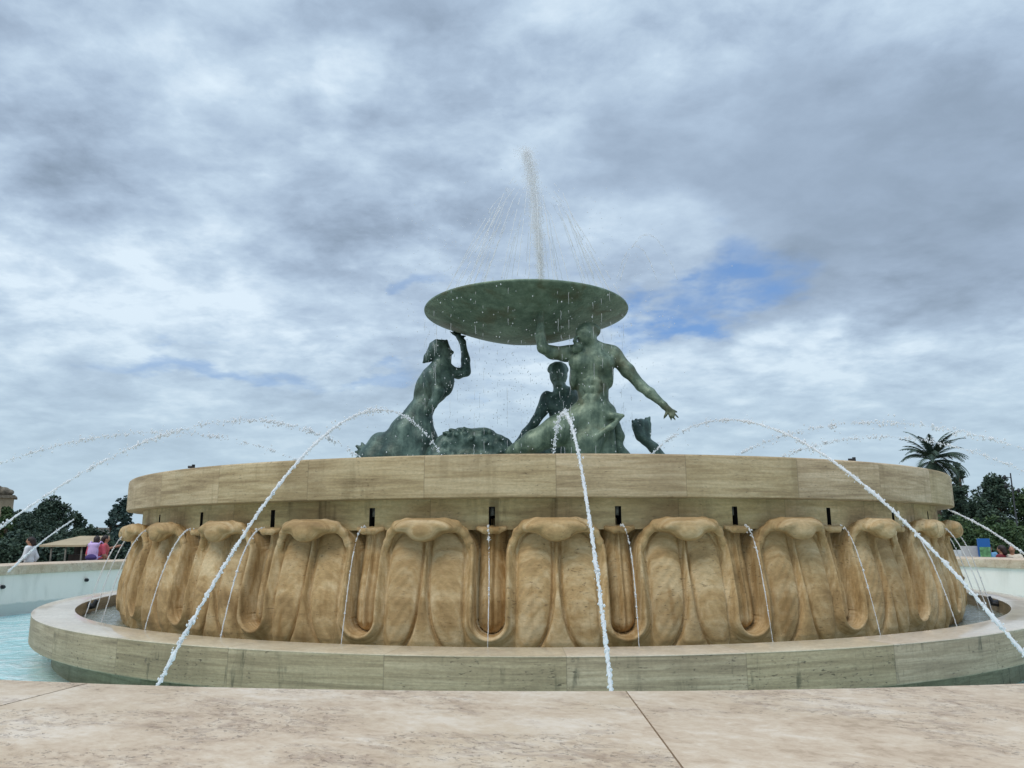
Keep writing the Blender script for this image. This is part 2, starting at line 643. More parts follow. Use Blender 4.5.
def coping_stone():
    mt, t, b = material('coping_travertine')
    pos = t.n('ShaderNodeNewGeometry').outputs['Position']
    oi = t.n('ShaderNodeObjectInfo').outputs['Random']
    x, y, z = t.sep(pos)
    vec = t.xyz(t.m('ADD', x, t.m('MULTIPLY', oi, 17.0)), t.m('ADD', y, t.m('MULTIPLY', oi, 9.0)), z)
    vr = t.n('ShaderNodeVectorRotate', rotation_type='Z_AXIS')
    t.put(vr.inputs['Vector'], vec)
    vr.inputs['Angle'].default_value = R(28)
    v = vr.outputs[0]
    n1 = t.noise(v, 1.3, 6, .62, .7)
    n2 = t.noise(t.vm('MULTIPLY', v, (2.6, 4.6, 4.0)), 1.0, 6, .62, .8)
    n3 = t.noise(t.vm('MULTIPLY', v, (20, 27, 27)), 1.0, 5, .7, .5)
    base = t.m('ADD', t.m('ADD', t.m('MULTIPLY', n1, .34), t.m('MULTIPLY', n2, .33)), t.m('MULTIPLY', n3, .33))
    c = t.ramp(t.ss(base, .34, .66), [(0, lin(170, 145, 118)), (.3, lin(200, 175, 147)), (.6, lin(212, 190, 163)), (1, lin(228, 211, 190))])
    ni = t.noise(v, .8, 4, .55, .4)
    c = t.mix(t.m('MULTIPLY', t.ss(ni, .45, .68), .35), c, lin(196, 172, 138))
    # grey-violet worn marks and open pits, gathered in drifts
    drift = t.ss(t.noise(t.vm('MULTIPLY', v, (1.4, 2.2, 1)), 1.0, 5, .6, .9), .44, .60)
    marks = t.m('MULTIPLY', t.ss(t.noise(t.vm('MULTIPLY', v, (8, 12, 8)), 1.0, 6, .75, 1.2), .47, .62), drift, clamp=True)
    c = t.mix(t.m('MULTIPLY', marks, .36), c, lin(128, 98, 88))
    pits = t.m('MULTIPLY', t.ss(t.noise(t.vm('MULTIPLY', v, (46, 58, 46)), 1.0, 3, .6), .60, .68), t.ss(drift, .1, .7), clamp=True)
    c = t.mix(t.m('MULTIPLY', pits, .38), c, lin(100, 74, 64))
    t.link(c, b.inputs['Base Color'])
    b.inputs['Roughness'].default_value = .62
    h = t.m('SUBTRACT', t.m('ADD', t.m('MULTIPLY', n3, .5), t.m('MULTIPLY', n2, .3)), t.m('ADD', t.m('MULTIPLY', pits, .9), t.m('MULTIPLY', marks, .35)))
    t.link(t.bump(h, .006, .8), b.inputs['Normal'])
    return mt


M_COPING = coping_stone()


def painted_wall():
    mt, t, b = material('pool_paint')
    pos = t.n('ShaderNodeNewGeometry').outputs['Position']
    x, y, z = t.sep(pos)
    th = t.m('MULTIPLY', t.m('ARCTAN2', x, y), 12.4)
    n = t.noise(t.xyz(t.m('MULTIPLY', th, 3.0), 0.0, t.m('MULTIPLY', z, .8)), 1.0, 5, .6, .4)
    n2 = t.noise(pos, 1.0, 4)
    c = t.mix(t.ss(n, .45, .7), lin(253, 243, 232), lin(238, 228, 216))
    c = t.mix(t.m('MULTIPLY', t.ss(n2, .45, .7), .4), c, lin(238, 231, 221))
    wet = t.ss(t.m('ADD', z, t.m('MULTIPLY', t.m('SUBTRACT', n, .5), .12)), .10, .04)
    c = t.mix(t.m('MULTIPLY', wet, .8), c, lin(196, 200, 194))
    t.link(c, b.inputs['Base Color'])
    b.inputs['Roughness'].default_value = .55
    return mt


M_PAINT = painted_wall()


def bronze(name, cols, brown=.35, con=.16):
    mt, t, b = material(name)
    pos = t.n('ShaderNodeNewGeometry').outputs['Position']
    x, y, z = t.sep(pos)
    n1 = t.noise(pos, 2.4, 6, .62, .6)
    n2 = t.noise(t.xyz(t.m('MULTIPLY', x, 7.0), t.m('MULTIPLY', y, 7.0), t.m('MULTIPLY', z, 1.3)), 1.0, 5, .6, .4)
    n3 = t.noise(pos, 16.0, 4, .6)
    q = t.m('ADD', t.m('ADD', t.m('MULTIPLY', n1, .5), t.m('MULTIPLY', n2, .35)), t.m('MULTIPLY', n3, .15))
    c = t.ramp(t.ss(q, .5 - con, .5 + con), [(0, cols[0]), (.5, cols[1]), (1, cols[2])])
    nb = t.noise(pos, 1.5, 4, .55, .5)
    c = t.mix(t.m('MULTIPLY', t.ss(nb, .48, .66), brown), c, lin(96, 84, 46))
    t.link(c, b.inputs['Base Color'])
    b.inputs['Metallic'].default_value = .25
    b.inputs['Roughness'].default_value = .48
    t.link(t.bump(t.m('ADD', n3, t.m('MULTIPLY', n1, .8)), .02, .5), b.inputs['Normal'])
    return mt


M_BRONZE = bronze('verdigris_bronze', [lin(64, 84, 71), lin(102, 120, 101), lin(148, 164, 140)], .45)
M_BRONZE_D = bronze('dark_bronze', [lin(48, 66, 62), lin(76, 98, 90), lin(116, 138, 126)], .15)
M_BOWL = bronze('bowl_bronze', [lin(82, 102, 86), lin(118, 138, 116), lin(156, 176, 152)], .55, .26)


def water_mat(name, c0, c1, scale, rough=.06, bumpd=.03, foam=.3):
    mt, t, b = material(name)
    pos = t.n('ShaderNodeNewGeometry').outputs['Position']
    n = t.noise(t.vm('MULTIPLY', pos, (1, 1, 1)), scale, 4, .55, .8)
    n2 = t.noise(pos, scale * 3.2, 4, .6, .6)
    c = t.mix(t.ss(n, .35, .66), c0, c1)
    f = t.m('MULTIPLY', t.ss(n2, .56, .68), foam)
    c = t.mix(f, c, lin(236, 246, 246))
    t.link(c, b.inputs['Base Color'])
    b.inputs['Roughness'].default_value = rough
    b.inputs['IOR'].default_value = 1.33
    t.link(t.bump(t.m('ADD', n, t.m('MULTIPLY', n2, .4)), bumpd, 1.0), b.inputs['Normal'])
    return mt


M_POOL = water_mat('pool_water', lin(170, 221, 221), lin(216, 238, 236), 2.0, .10, .05, .6)
M_BASINW = water_mat('basin_water', lin(120, 128, 116), lin(160, 168, 158), 4.0, .10, .03, .75)


def jet_mat(name, trans=.35, rough=.22):
    mt, t, b = material(name)
    b.inputs['Base Color'].default_value = (.93, .95, .97, 1)
    b.inputs['Roughness'].default_value = rough
    b.inputs['IOR'].default_value = 1.33
    b.inputs['Transmission Weight'].default_value = trans
    return mt


M_JET = None
M_SPRAY = jet_mat('clear_water', .45, .2)
def plume_mat(name, opac):
    mt = bpy.data.materials.new(name)
    mt.use_nodes = True
    t = NT(mt.node_tree)
    a, b, c = t.n('ShaderNodeBsdfDiffuse'), t.n('ShaderNodeBsdfTranslucent'), t.n('ShaderNodeBsdfTransparent')
    for q in (a, b):
        q.inputs['Color'].default_value = (1.0, 1.0, 1.0, 1)
    m1, m2 = t.n('ShaderNodeMixShader'), t.n('ShaderNodeMixShader')
    m1.inputs[0].default_value = .5
    t.link(a.outputs[0], m1.inputs[1]); t.link(b.outputs[0], m1.inputs[2])
    m2.inputs[0].default_value = opac
    t.link(c.outputs[0], m2.inputs[1]); t.link(m1.outputs[0], m2.inputs[2])
    o = t.n('ShaderNodeOutputMaterial')
    t.link(m2.outputs[0], o.inputs[0])
    return mt


M_PLUME = plume_mat('plume_water', .34)
M_JET = plume_mat('white_water', .86)
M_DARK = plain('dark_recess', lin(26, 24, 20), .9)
M_STEEL = plain('dark_metal', lin(58, 58, 60), .45, .6)
M_GREYPIPE = plain('grey_pipe', lin(112, 108, 98), .6, .2)

# ------------------------------------------------------------------ the setting
def ground_mat():
    mt, t, b = material('plaza_paving')
    pos = t.n('ShaderNodeNewGeometry').outputs['Position']
    br = t.n('ShaderNodeTexBrick')
    t.put(br.inputs['Vector'], pos)
    br.inputs['Scale'].default_value = 1.2
    br.inputs['Mortar Size'].default_value = .008
    br.inputs['Color1'].default_value = (*lin(150, 142, 128), 1)
    br.inputs['Color2'].default_value = (*lin(128, 122, 112), 1)
    br.inputs['Mortar'].default_value = (*lin(80, 76, 70), 1)
    n = t.noise(pos, .6, 5)
    c = t.mix(t.m('MULTIPLY', t.ss(n, .4, .7), .4), br.outputs[0], lin(110, 104, 94))
    t.link(c, b.inputs['Base Color'])
    b.inputs['Roughness'].default_value = .85
    return mt


tag(sweep([(13.72, 0.0), (40, 0.0), (150, 0.0), (800, 0.0), (4000, 0.0)], 0, 2 * math.pi, 96, 'ground', ground_mat(), closed_profile=False), kind='structure')
M_FLOOR = plain('pool_floor_paint', lin(150, 205, 210), .6, var=.08, scale=1.5)
tag(sweep([(7.9, -.78), (12.56, -.78)], 0, 2 * math.pi, 128, 'pool_floor', M_FLOOR, closed_profile=False), kind='structure')


def water_ring(name, r0, r1, z, mat, n=160, m_=16):
    tag(sweep([(r0 + (r1 - r0) * i / m_, z) for i in range(m_ + 1)], 0, 2 * math.pi, n, name, mat, closed_profile=False), kind='structure')


water_ring('pool_water', 8.25, 12.57, -.20, M_POOL)
water_ring('basin_water', 7.2, 8.12, .31, M_BASINW, m_=6)
water_ring('upper_water', .05, 7.05, 2.34, M_BASINW, m_=12)

# ---- outer pool wall with its coping
pool = tag(empty('pool_wall', (0, -12.45, 0)), 'low white painted round pool wall with broad travertine coping slabs', 'pool wall')


def child(o, parent):
    """keep the world position while parenting to a moved empty"""
    o.parent = parent
    o.matrix_parent_inverse = Matrix.Translation(parent.location).inverted()
    return o


child(sweep([(12.57, -.8), (12.57, .725), (13.75, .725), (13.75, -.02), (13.6, -.8)], 0, 2 * math.pi, 160, 'wall', M_PAINT), pool)


def pix_angle(px, py, r):
    """angle about the axis at which the ray of a pixel enters the ring of radius r on its near side (or leaves, far side)"""
    d = ray(px, py)
    a = d.x ** 2 + d.y ** 2
    b_ = 2 * (CAM.x * d.x + CAM.y * d.y)
    c_ = CAM.x ** 2 + CAM.y ** 2 - r * r
    disc = math.sqrt(b_ * b_ - 4 * a * c_)
    res = []
    for s_ in (-1, 1):
        p = CAM + d * ((-b_ + s_ * disc) / (2 * a))
        res.append((math.atan2(p.x, -p.y), p))
    return res


j_right = pix_angle(625, 690, 12.51)[0][0]
j_left = pix_angle(92, 683, 12.51)[0][0]
prof = rounded([(12.51, .73), (12.51, .95), (13.98, .95), (13.98, .73)], [.02, .03, .03, .02])
a = j_left
step = j_right - j_left
nsl = round(2 * math.pi / step)
step2 = (2 * math.pi - step) / (nsl - 1)
edges = [j_left, j_right] + [j_right + step2 * i for i in range(1, nsl)]
gap = .0032 / 12.4
for i in range(nsl):
    a0, a1 = edges[i], edges[i + 1]
    th = abs(((a0 + a1) / 2 + math.pi) % (2 * math.pi) - math.pi)
    dz = random.uniform(-.002, .002)
    o = sweep([(r, z + dz) for r, z in prof], a0 + gap, a1 - gap, 16, 'coping_slab', M_COPING)
    child(o, pool)
for (px, py) in ((86, 580), (2, 587), (963, 578)):
    th, p = pix_angle(px, py, 12.56)[1]
    mb = MB()
    n = Vector((-p.x, -p.y, 0)).normalized()
    mb.tube([p - n * .03, p + n * .05], .045, 12)
    mb.tube([p + n * .05, p + n * .07], .035, 10)
    child(mb.build('wall_nozzle', M_STEEL), pool)

# ------------------------------------------------------------------ the fountain
fountain = tag(empty('fountain', (0, 0, 0)), 'great round travertine fountain drum carved with broad drooping leaves', 'fountain')
# upper rim of curved blocks
sweep(rounded([(7.22, 2.005), (7.50, 2.005), (7.50, 2.486), (7.05, 2.493), (7.05, 2.30), (7.22, 2.30)], [0, .018, .045, .03, 0, 0]), 0, 2 * math.pi, 256, 'upper_rim', M_RIM, fountain)
# plain frieze with real slots above every narrow leaf
Z_FR0, Z_FR1 = 1.66, 2.01
NSEG = 32 * 80


def frieze():
    zs = [Z_FR0, 1.69, 1.705, 1.915, Z_FR1]
    V, Fc = [], []
    dA = 2 * math.pi / NSEG
    slot_half = 2  # segments each side of a narrow leaf's axis
    for i in range(NSEG):
        th = LEAF0 + dA * i
        V += [ring_pt(7.25, th, z) for z in zs]
    K = len(zs)
    for i in range(NSEG):
        i2 = (i + 1) % NSEG
        ph = i % 80
        is_slot = 40 - slot_half <= ph < 40 + slot_half
        for j in range(K - 1):
            if is_slot and j == 2:
                continue
            Fc.append((i * K + j, i2 * K + j, i2 * K + j + 1, i * K + j + 1))
    return mesh('frieze', V, Fc, M_FRIEZE, fountain)


frieze()
sl_w = 7.2 * 2 * math.pi / NSEG * 4
for k in range(32):
    th = LEAF0 + BLOCK * (k + .5)
    tn = (th + math.pi) % (2 * math.pi) - math.pi
    if abs(tn) > R(66):
        continue
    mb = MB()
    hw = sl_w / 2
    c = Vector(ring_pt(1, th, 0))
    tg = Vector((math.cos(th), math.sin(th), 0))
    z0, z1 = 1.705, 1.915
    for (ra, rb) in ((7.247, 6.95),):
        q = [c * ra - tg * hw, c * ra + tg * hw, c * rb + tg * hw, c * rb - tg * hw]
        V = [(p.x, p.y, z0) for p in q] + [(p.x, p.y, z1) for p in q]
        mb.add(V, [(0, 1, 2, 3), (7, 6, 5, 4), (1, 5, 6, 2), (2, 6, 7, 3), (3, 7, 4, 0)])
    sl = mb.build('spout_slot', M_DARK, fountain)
    mb = MB()
    p = c * 7.18
    mb.tube([Vector((p.x, p.y, z0 + .11)), Vector((p.x, p.y, z1))], .03, 10)
    mb.build('feed_pipe', M_GREYPIPE, sl, True)

# carved leaves: relief of one repeat, then copies
PER = 7.4 * BLOCK
ZB, ZT = .22, 1.79


def sstep(v, lo, hi):
    q = np.clip((v - lo) / (hi - lo), 0, 1)
    return q * q * (3 - 2 * q)


def r_base(z):
    return np.interp(z, [.2, .32, .48, .65, .9, 1.2, 1.45, 1.6, 1.8], [7.26, 7.36, 7.42, 7.435, 7.42, 7.35, 7.29, 7.27, 7.26])


def relief(x, z):
    """x: metres from the broad leaf's axis (|x| <= PER/2); returns the signed distance inside the leaf's outline and the offset"""
    ax = np.abs(x)
    w0 = .165
    L0 = PER / 2 - w0
    arch = np.clip((z - 1.30) / .47, 0, 1)
    L = L0 * np.sqrt(np.clip(1 - arch ** 3.2, 0, 1))
    slope = np.clip((z - 1.30) / .47, 0, 1) ** 2 * 1.6
    d_hi = (L - ax) / np.sqrt(1 + slope ** 2)
    zc = .70
    xd = PER / 2 - ax
    d_lo = np.hypot(xd, np.minimum(z - zc, 0)) - w0
    d = np.where(z > zc, d_hi, d_lo)
    # raised rolled edge
    bead = .100 * np.sqrt(np.clip(1 - (1 - np.clip(d / .034, 0, 1)) ** 2, 0, 1)) * np.exp(-(np.maximum(d - .036, 0) / .062) ** 1.5)
    bead *= 1 - .35 * sstep(z, 1.45, 1.7)
    # two swelling halves either side of a stalk that flares at the foot
    ws = .030 + .20 * np.exp(-np.maximum(z - .40, 0) / .23)
    span = np.maximum(np.minimum(L, L0) - .105 - ws, .05)
    t = np.clip((ax - ws) / span, 0, 1)
    pillow = .074 * np.power(np.clip(1 - (2 * t - 1) ** 2, 0, 1), .50) * (1 - .55 * sstep(z, 1.2, 1.65))
    pillow = pillow + .035 * sstep(t, .05, .3) * 0
    vein = .0028 * np.sin((z + 1.25 * ax) * 2 * np.pi / .15 + 1.2 * np.sin(z * 5)) * np.sin(np.pi * t) * (1 - sstep(z, 1.3, 1.6))
    stalk = np.where(ax < ws, .075 * np.sqrt(np.clip(1 - (ax / ws) ** 2, 0, 1)) + .01, 0)
    groove = -.075 * np.exp(-((ax - ws) / .013) ** 2)
    face = np.where(ax < ws, stalk, pillow + vein) + groove
    face = face * sstep(d, .095, .150)
    ins = np.maximum(face, bead) - .010 * np.exp(-((d - .125) / .016) ** 2)
    # the narrow leaf lies deep between two rolled edges
    dr = -d
    tong = -.25 + .185 * np.sqrt(np.clip(1 - (1 - np.clip(np.minimum(dr, .30 - 0 * dr) / .15, 0, 1)) ** 2, 0, 1))
    inside_t = sstep(.175 - xd, 0, .02)
    tong = np.where(z > 1.3, -.25 + .185 * np.sqrt(np.clip(1 - (xd / .165) ** 2, 0, 1)), tong)
    rib = .024 * np.exp(-(xd / .016) ** 2) - .020 * np.exp(-((xd - .040) / .014) ** 2)
    outs = np.where(dr < .010, -.25 * dr / .010, tong + rib * sstep(dr, .03, .07))
    off = np.where(d >= 0, ins, outs)
    r = r_base(z) + off
    r = r - np.where(d < 0, .16 * sstep(z, 1.66, 1.70), 0)
    return d, np.maximum(r, 7.03)


def carve(name, centre_on_leaf, parent, nx=150, nz=150):
    xs = (np.arange(nx + 1) / nx - .5) * PER
    zs = ZB + (ZT - ZB) * np.arange(nz + 1) / nz
    X, Z = np.meshgrid(xs, zs, indexing='ij')
    Xl = X if centre_on_leaf else np.where(X >= 0, X - PER / 2, X + PER / 2)
    d, r = relief(Xl, Z)
    th = X / 7.4
    V = np.stack([r * np.sin(th), -r * np.cos(th), Z], -1).reshape(-1, 3)
    keep = []
    dc = .25 * (d[:-1, :-1] + d[1:, :-1] + d[:-1, 1:] + d[1:, 1:])
    sel = dc >= 0 if centre_on_leaf else dc < 0
    I, J = np.nonzero(sel)
    K = nz + 1
    Fc = np.stack([I * K + J, (I + 1) * K + J, (I + 1) * K + J + 1, I * K + J + 1], -1)
    used = np.unique(Fc)
    mp = np.full(len(V), -1)
    mp[used] = np.arange(len(used))
    return mesh(name, V[used], mp[Fc], M_LEAF, parent)


def lc(x, r, z):
    return (x, -r, z)


leaf = carve('carved_leaf', True, fountain)
sc = Solid(.045)
sc.ell(lc(0, 7.40, 1.705), (.30, .17, .085))
sc.ell(lc(0, 7.46, 1.655), (.22, .13, .105))
sc.ell(lc(0, 7.50, 1.615), (.15, .085, .085))
for s_ in (-1, 1):
    sc.ell(lc(.20 * s_, 7.44, 1.70), (.16, .13, .065), Matrix.Rotation(R(14) * s_, 3, 'Y'))
    sc.chain([lc(.22 * s_, 7.42, 1.735), lc(.34 * s_, 7.39, 1.705), lc(.425 * s_, 7.35, 1.63), lc(.475 * s_, 7.325, 1.52), lc(.492 * s_, 7.30, 1.36)], [.055, .05, .042, .04, .03], .05)
curl = sc.build('leaf_curl', M_LEAF, leaf, .0125)
dart = carve('narrow_leaf', False, fountain)
sc = Solid(.03)
sc.chain([lc(-.15, 7.28, 1.675), lc(-.07, 7.31, 1.652), lc(.07, 7.31, 1.652), lc(.15, 7.28, 1.675)], [.028, .036, .036, .028])
sc.cap(lc(0, 7.24, 1.665), lc(0, 7.29, 1.655), .045, .035)
dlip = sc.build('leaf_lip', M_LEAF, dart, .0125)
first = True
for k in range(-7, 8):
    th = LEAF0 + BLOCK * k
    if k == 0:
        o, c2 = leaf, curl
    else:
        o = leaf.copy(); COL.objects.link(o); o.parent = fountain
        c2 = curl.copy(); COL.objects.link(c2); c2.parent = o
    o.rotation_euler = (0, 0, th)
for k in range(-7, 7):
    th = LEAF0 + BLOCK * (k + .5)
    if k == 0:
        o = dart
    else:
        o = dart.copy(); COL.objects.link(o); o.parent = fountain
        c2 = dlip.copy(); COL.objects.link(c2); c2.parent = o
    o.rotation_euler = (0, 0, th)
sweep([(6.99, .1), (6.99, 1.7), (6.9, 1.7), (6.9, .1)], 0, 2 * math.pi, 96, 'core', M_LEAF, fountain)

# lower basin
basin = tag(empty('lower_basin', (0, 0, -.78)), 'wide travertine basin ring with wet kerb around the drum foot', 'basin')
kp = rounded([(8.08, .20), (8.08, .512), (8.60, .512), (8.64, .49), (8.64, .06), (8.20, .04)], [0, .03, .02, .03, .02, 0])
child(sweep(rounded([(8.085, .14), (8.085, .51), (8.64, .51), (8.64, .125), (8.25, .105), (8.18, .13)], [0, .004, .008, .03, 0, 0]), 0, 2 * math.pi, 256, 'kerb', M_KERB), basin)
child(sweep(rounded([(8.081, .500), (8.081, .518), (8.643, .516), (8.643, .507)], [0, .006, .004, 0]), 0, 2 * math.pi, 256, 'kerb_top', M_KERBTOP), basin)
child(sweep([(8.33, .118), (8.31, -.80), (7.9, -.80), (7.9, .12), (8.0, .12)], 0, 2 * math.pi, 256, 'plinth', M_PLINTH), basin)
child(sweep([(7.0, .12), (8.09, .12)], 0, 2 * math.pi, 128, 'basin_floor', M_PLINTH, closed_profile=False), basin)
for (px, py) in ((90, 606), (996, 603)):
    th, p = pix_angle(px, py, 8.05)[1]
    mb = MB()
    n = Vector((-p.x, -p.y, 0)).normalized()
    mb.tube([p - n * .03, p + n * .06, p + n * .10 + Vector((0, 0, .10))], [.06, .05, .035], 10)
    child(mb.build('basin_nozzle', M_STEEL), basin)

# small metal fittings on top of the rim
for (px, py, kind) in ((193, 469, 0), (812, 462, 1), (855, 467, 0), (446, 455, 1), (550, 455, 1)):
    th, p = pix_angle(px, py + 3, 7.40)[0]
    mb = MB()
    p = Vector(ring_pt(7.40, th, 2.44))
    mb.tube([p, p + Vector((0, 0, .10))], .022, 8)
    mb.tube([p + Vector((0, 0, .07)), p + Vector((-.07, 0, .07))], .016, 8)
    if kind:
        mb.tube([p + Vector((0, 0, .05)), p + Vector((.09, 0, .06))], .03, 8)
    if kind == 0:
        mb.build('rim_fitting', M_STEEL, fountain)

# ------------------------------------------------------------------ bronze bowl and tritons
BOWL_C = at(526, 312, 0.0)
BX = BOWL_C.x
BR, BZ = 2.155, 6.33


def bowl_under(r):
    return BZ - .07 - .57 * (1 - (r / BR) ** 2) ** 1.15


bowl = tag(empty('bronze_bowl', (BX, 0, BZ - .5)), 'huge shallow green bronze bowl raised overhead by statues', 'bowl')
pf = [(0.001, bowl_under(0))] + [(BR * q, bowl_under(BR * q)) for q in np.linspace(.06, .985, 22)] + [(BR - .004, BZ - .062), (BR + .020, BZ - .052), (BR + .030, BZ - .028), (BR + .018, BZ - .004), (BR - .01, BZ), (BR - .05, BZ - .015)] + [(BR * q, BZ - .05 - .40 * (1 - q * q)) for q in np.linspace(.93, 0.001, 14)]
bo = sweep(pf, 0, 2 * math.pi, 128, 'dish', M_BOWL, closed_profile=False, ang=50)
bo.parent = bowl
bo.location = (0, 0, -(BZ - .5))
mb = MB()
mb.tube([(0, 0, .02), (0, 0, .52)], [.16, .07], 16)
mb.build('jet_nozzle', M_STEEL, bowl, True)


def px2m(Y):
    return (Y + 16.0) / F_PX * 1.0 * 1.02


class Fig(Solid):
    """a solid whose joints are given where the photograph shows them, each with its own depth"""
    def __init__(s, Y, k):
        super().__init__(k)
        s.Y = Y

    def p(s, a):
        return np.array(at(a[0], a[1], s.Y + (a[2] if len(a) > 2 else 0)))

    def r(s, v):
        return v * px2m(s.Y)

    def C(s, pts, rads, k=None):
        return s.chain([s.p(q) for q in pts], [s.r(v) for v in rads], k)

    def E(s, c, rad, tilt=0.0, yaw=0.0, k=None):
        M_ = Matrix.Rotation(yaw, 3, 'Z') @ Matrix.Rotation(tilt, 3, 'Y')
        return s.ell(s.p(c), [s.r(v) for v in rad], M_, k)


def hand(f, wrist, palm, tips, rad, k=.02):
    f.C([wrist, palm], [rad * 1.05, rad * .95], .04)
    for tp in tips:
        base = tuple(palm[i] * .75 + tp[i] * .25 if i < 2 else (palm[2] * .75 + tp[2] * .25) for i in range(3))
        mid = tuple(palm[i] * .38 + tp[i] * .62 for i in range(3))
        mid = (mid[0], mid[1], mid[2] - .03)
        f.C([palm, base, mid, tp], [rad * .7, rad * .42, rad * .36, rad * .27], k)


# -- front triton: chest to the viewer, one arm bent up under the bowl, one arm flung out
f = Fig(-1.15, .09)
f.E((592, 365), (21, 14, 21))
f.E((593, 392), (15.5, 12, 24))
f.E((593, 413, .05), (23, 16, 15))
f.E((580, 363, -.17), (11.5, 7, 9), R(8), k=.06)          # chest
f.E((604, 364, -.17), (11.5, 7, 9), R(-8), k=.06)
f.E((574, 376, .02), (4.5, 10, 15), R(6))                   # flanks
f.E((608.5, 374, .02), (4.5, 10, 14), R(-6))
for yy in (381, 389, 398):
    for s_ in (-1, 1):
        f.E((592 + 5.2 * s_, yy, -.245), (5.0, 1.4, 3.6), k=.06)
f.E((592, 409, -.24), (11, 3, 9), k=.06)
f.C([(570, 352, .02), (592, 349, .02), (612, 352, .02)], [7, 9, 7])       # collar
f.C([(591, 352, .02), (588, 341, -.05)], [7.8, 6.8])
f.E((586.5, 336, -.10), (10, 11, 12.5), R(-12), k=.04)
f.E((590, 331, -.02), (10.5, 11, 8), k=.05)               # hair
for q in range(7):
    aa = R(20 + 30 * q)
    f.E((588 + 9.5 * math.cos(aa), 333 - 7.5 * math.sin(aa), -.08), (3.4, 4, 3.2), k=.03)
f.C([(576.5, 337, -.22), (574.5, 341, -.25)], [1.6, 2.0], .02)      # nose
f.C([(577, 333, -.2), (581, 331, -.27)], [1.6, 1.6], .02)           # brow
f.E((578, 347.5, -.20), (5.5, 5.5, 5), R(20), k=.04)                # beard
f.E((574.5, 350, -.22), (3, 3, 3.4), k=.03)
f.E((565, 354, .0), (8.3, 8, 7.8), k=.08)                 # raised arm
f.C([(564, 354, .0), (552, 352.5, -.12), (542.5, 348, -.22)], [7.2, 6.6, 5.0], .05)
f.C([(542.5, 348, -.22), (540.2, 336, -.22), (540, 318, -.16)], [5.2, 5.0, 3.4], .05)
hand(f, (540, 318, -.16), (541.5, 311, -.10), [(534, 307, -.02), (538.5, 303.5, .05), (543, 302.5, .08), (548, 304, .05), (551.5, 309, -.05)], 3.4)
f.E((614.5, 356, .0), (8.5, 8.5, 8.5), k=.08)             # flung arm
f.C([(615, 357, 0), (628, 371, -.08), (641, 386, -.14)], [7.6, 6.8, 5.0], .05)
f.C([(641, 386, -.14), (650, 393, -.20), (664, 405.5, -.30)], [5.2, 5.0, 3.2], .05)
hand(f, (664, 405.5, -.30), (668.5, 409.5, -.33), [(663.5, 419, -.34), (671.5, 420, -.36), (675, 419.5, -.35), (678, 417, -.33), (677, 412, -.30)], 3.3)
# fish-tail thighs and the fin skirt
f.E((588, 420, .05), (24, 17, 11), R(-14))
f.C([(580, 421, -.02), (558, 431, -.12), (534, 442, -.05), (512, 452, .1)], [16, 15, 11, 6.5])
f.C([(592, 428, .02), (584, 446, -.05), (580, 470, -.05)], [17, 17, 17])
f.C([(604, 416, -.1), (613, 416, -.16), (623.5, 415.5, -.2)], [6, 4, 1.4], .04)
f.C([(622, 416, -.18), (611, 427, -.26), (594, 438, -.30), (576, 450, -.30)], [1.8, 3.0, 3.4, 3.6], .03)
f.C([(615, 424, .25), (619, 436, .25), (617, 446, .25), (626, 462, .25)], [5, 5.5, 5.5, 9], .05)
for q in range(6):
    xx = 591 + q * 4.2
    f.C([(xx, 436 - q * 1.5, .06), (xx + 2, 456, .02)], [2.6, 3.2], .02)
f.C([(570, 470, .1), (630, 470, .3)], [14, 12])
front = f.build('bronze_statue', M_BRONZE, None, .026, .006, 9.0)
tag(front, 'green bronze merman holding the bowl on one hand with his other arm flung out', 'statue', 'bronze mermen under the bowl')

# -- left triton: seen from the side, leaning in with a bent arm raised
f = Fig(.45, .09)
f.E((436, 383), (16, 16, 24), R(22))
f.E((423, 407), (12, 12, 19), R(28))
f.E((446, 384, -.12), (8, 9, 13), R(12), k=.06)
f.E((422, 384, -.05), (5.5, 8, 17), R(22), k=.07)
f.C([(437, 370, 0), (442, 361, 0)], [8.2, 7.2])
f.E((441.5, 352.5, 0), (9.8, 10, 11), R(25), k=.04)
f.E((437, 351, 0), (9, 11, 9.5), k=.04)
f.C([(434, 352, 0), (428, 358, 0), (423.5, 362.5, 0)], [6.5, 4.5, 1.6], .04)
f.C([(446, 345, 0), (446.5, 341, 0)], [3.6, 1.6], .03)
f.C([(432, 345, 0), (437, 342.5, 0), (443, 342, 0)], [3, 3.2, 2.6], .03)
f.C([(450, 350.5, 0), (452.6, 352.5, 0), (450.5, 355, 0)], [1.5, 1.7, 1.3], .015)
f.C([(449, 357, 0), (449, 361, 0)], [3, 2.6], .03)
f.E((449, 371, .1), (6.5, 7, 7))
f.C([(449, 371, .12), (458, 373.5, .2), (466, 372, .26)], [5.8, 5.4, 4.7], .05)
f.C([(466, 372, .26), (465.8, 360, .30), (462.5, 342, .36)], [4.9, 4.6, 3.1], .05)
hand(f, (462.5, 342, .36), (459, 337, .42), [(449.5, 331.5, .5), (452.5, 331, .55), (456, 330.5, .58), (461, 331, .58), (466, 336, .42)], 3.3)
f.E((432, 375, -.26), (6.5, 6.5, 8), R(-20))                       # near arm, down along the side
f.C([(432, 376, -.30), (439, 391, -.36), (433, 404, -.34), (428, 412, -.26)], [5.8, 5.2, 4.0, 3.0], .07)
f.C([(418, 414, 0), (407, 433, 0), (398, 456, 0)], [13, 17, 21])
f.C([(422, 424, -.05), (422, 441, -.05), (420, 462, 0)], [11, 15, 19])
f.C([(408, 426, -.1), (392, 438, -.12), (376, 448, -.05), (364, 455, .05)], [9, 8, 6.5, 4.5], .06)
f.C([(382, 446, .05), (374, 460, 0)], [14, 16])
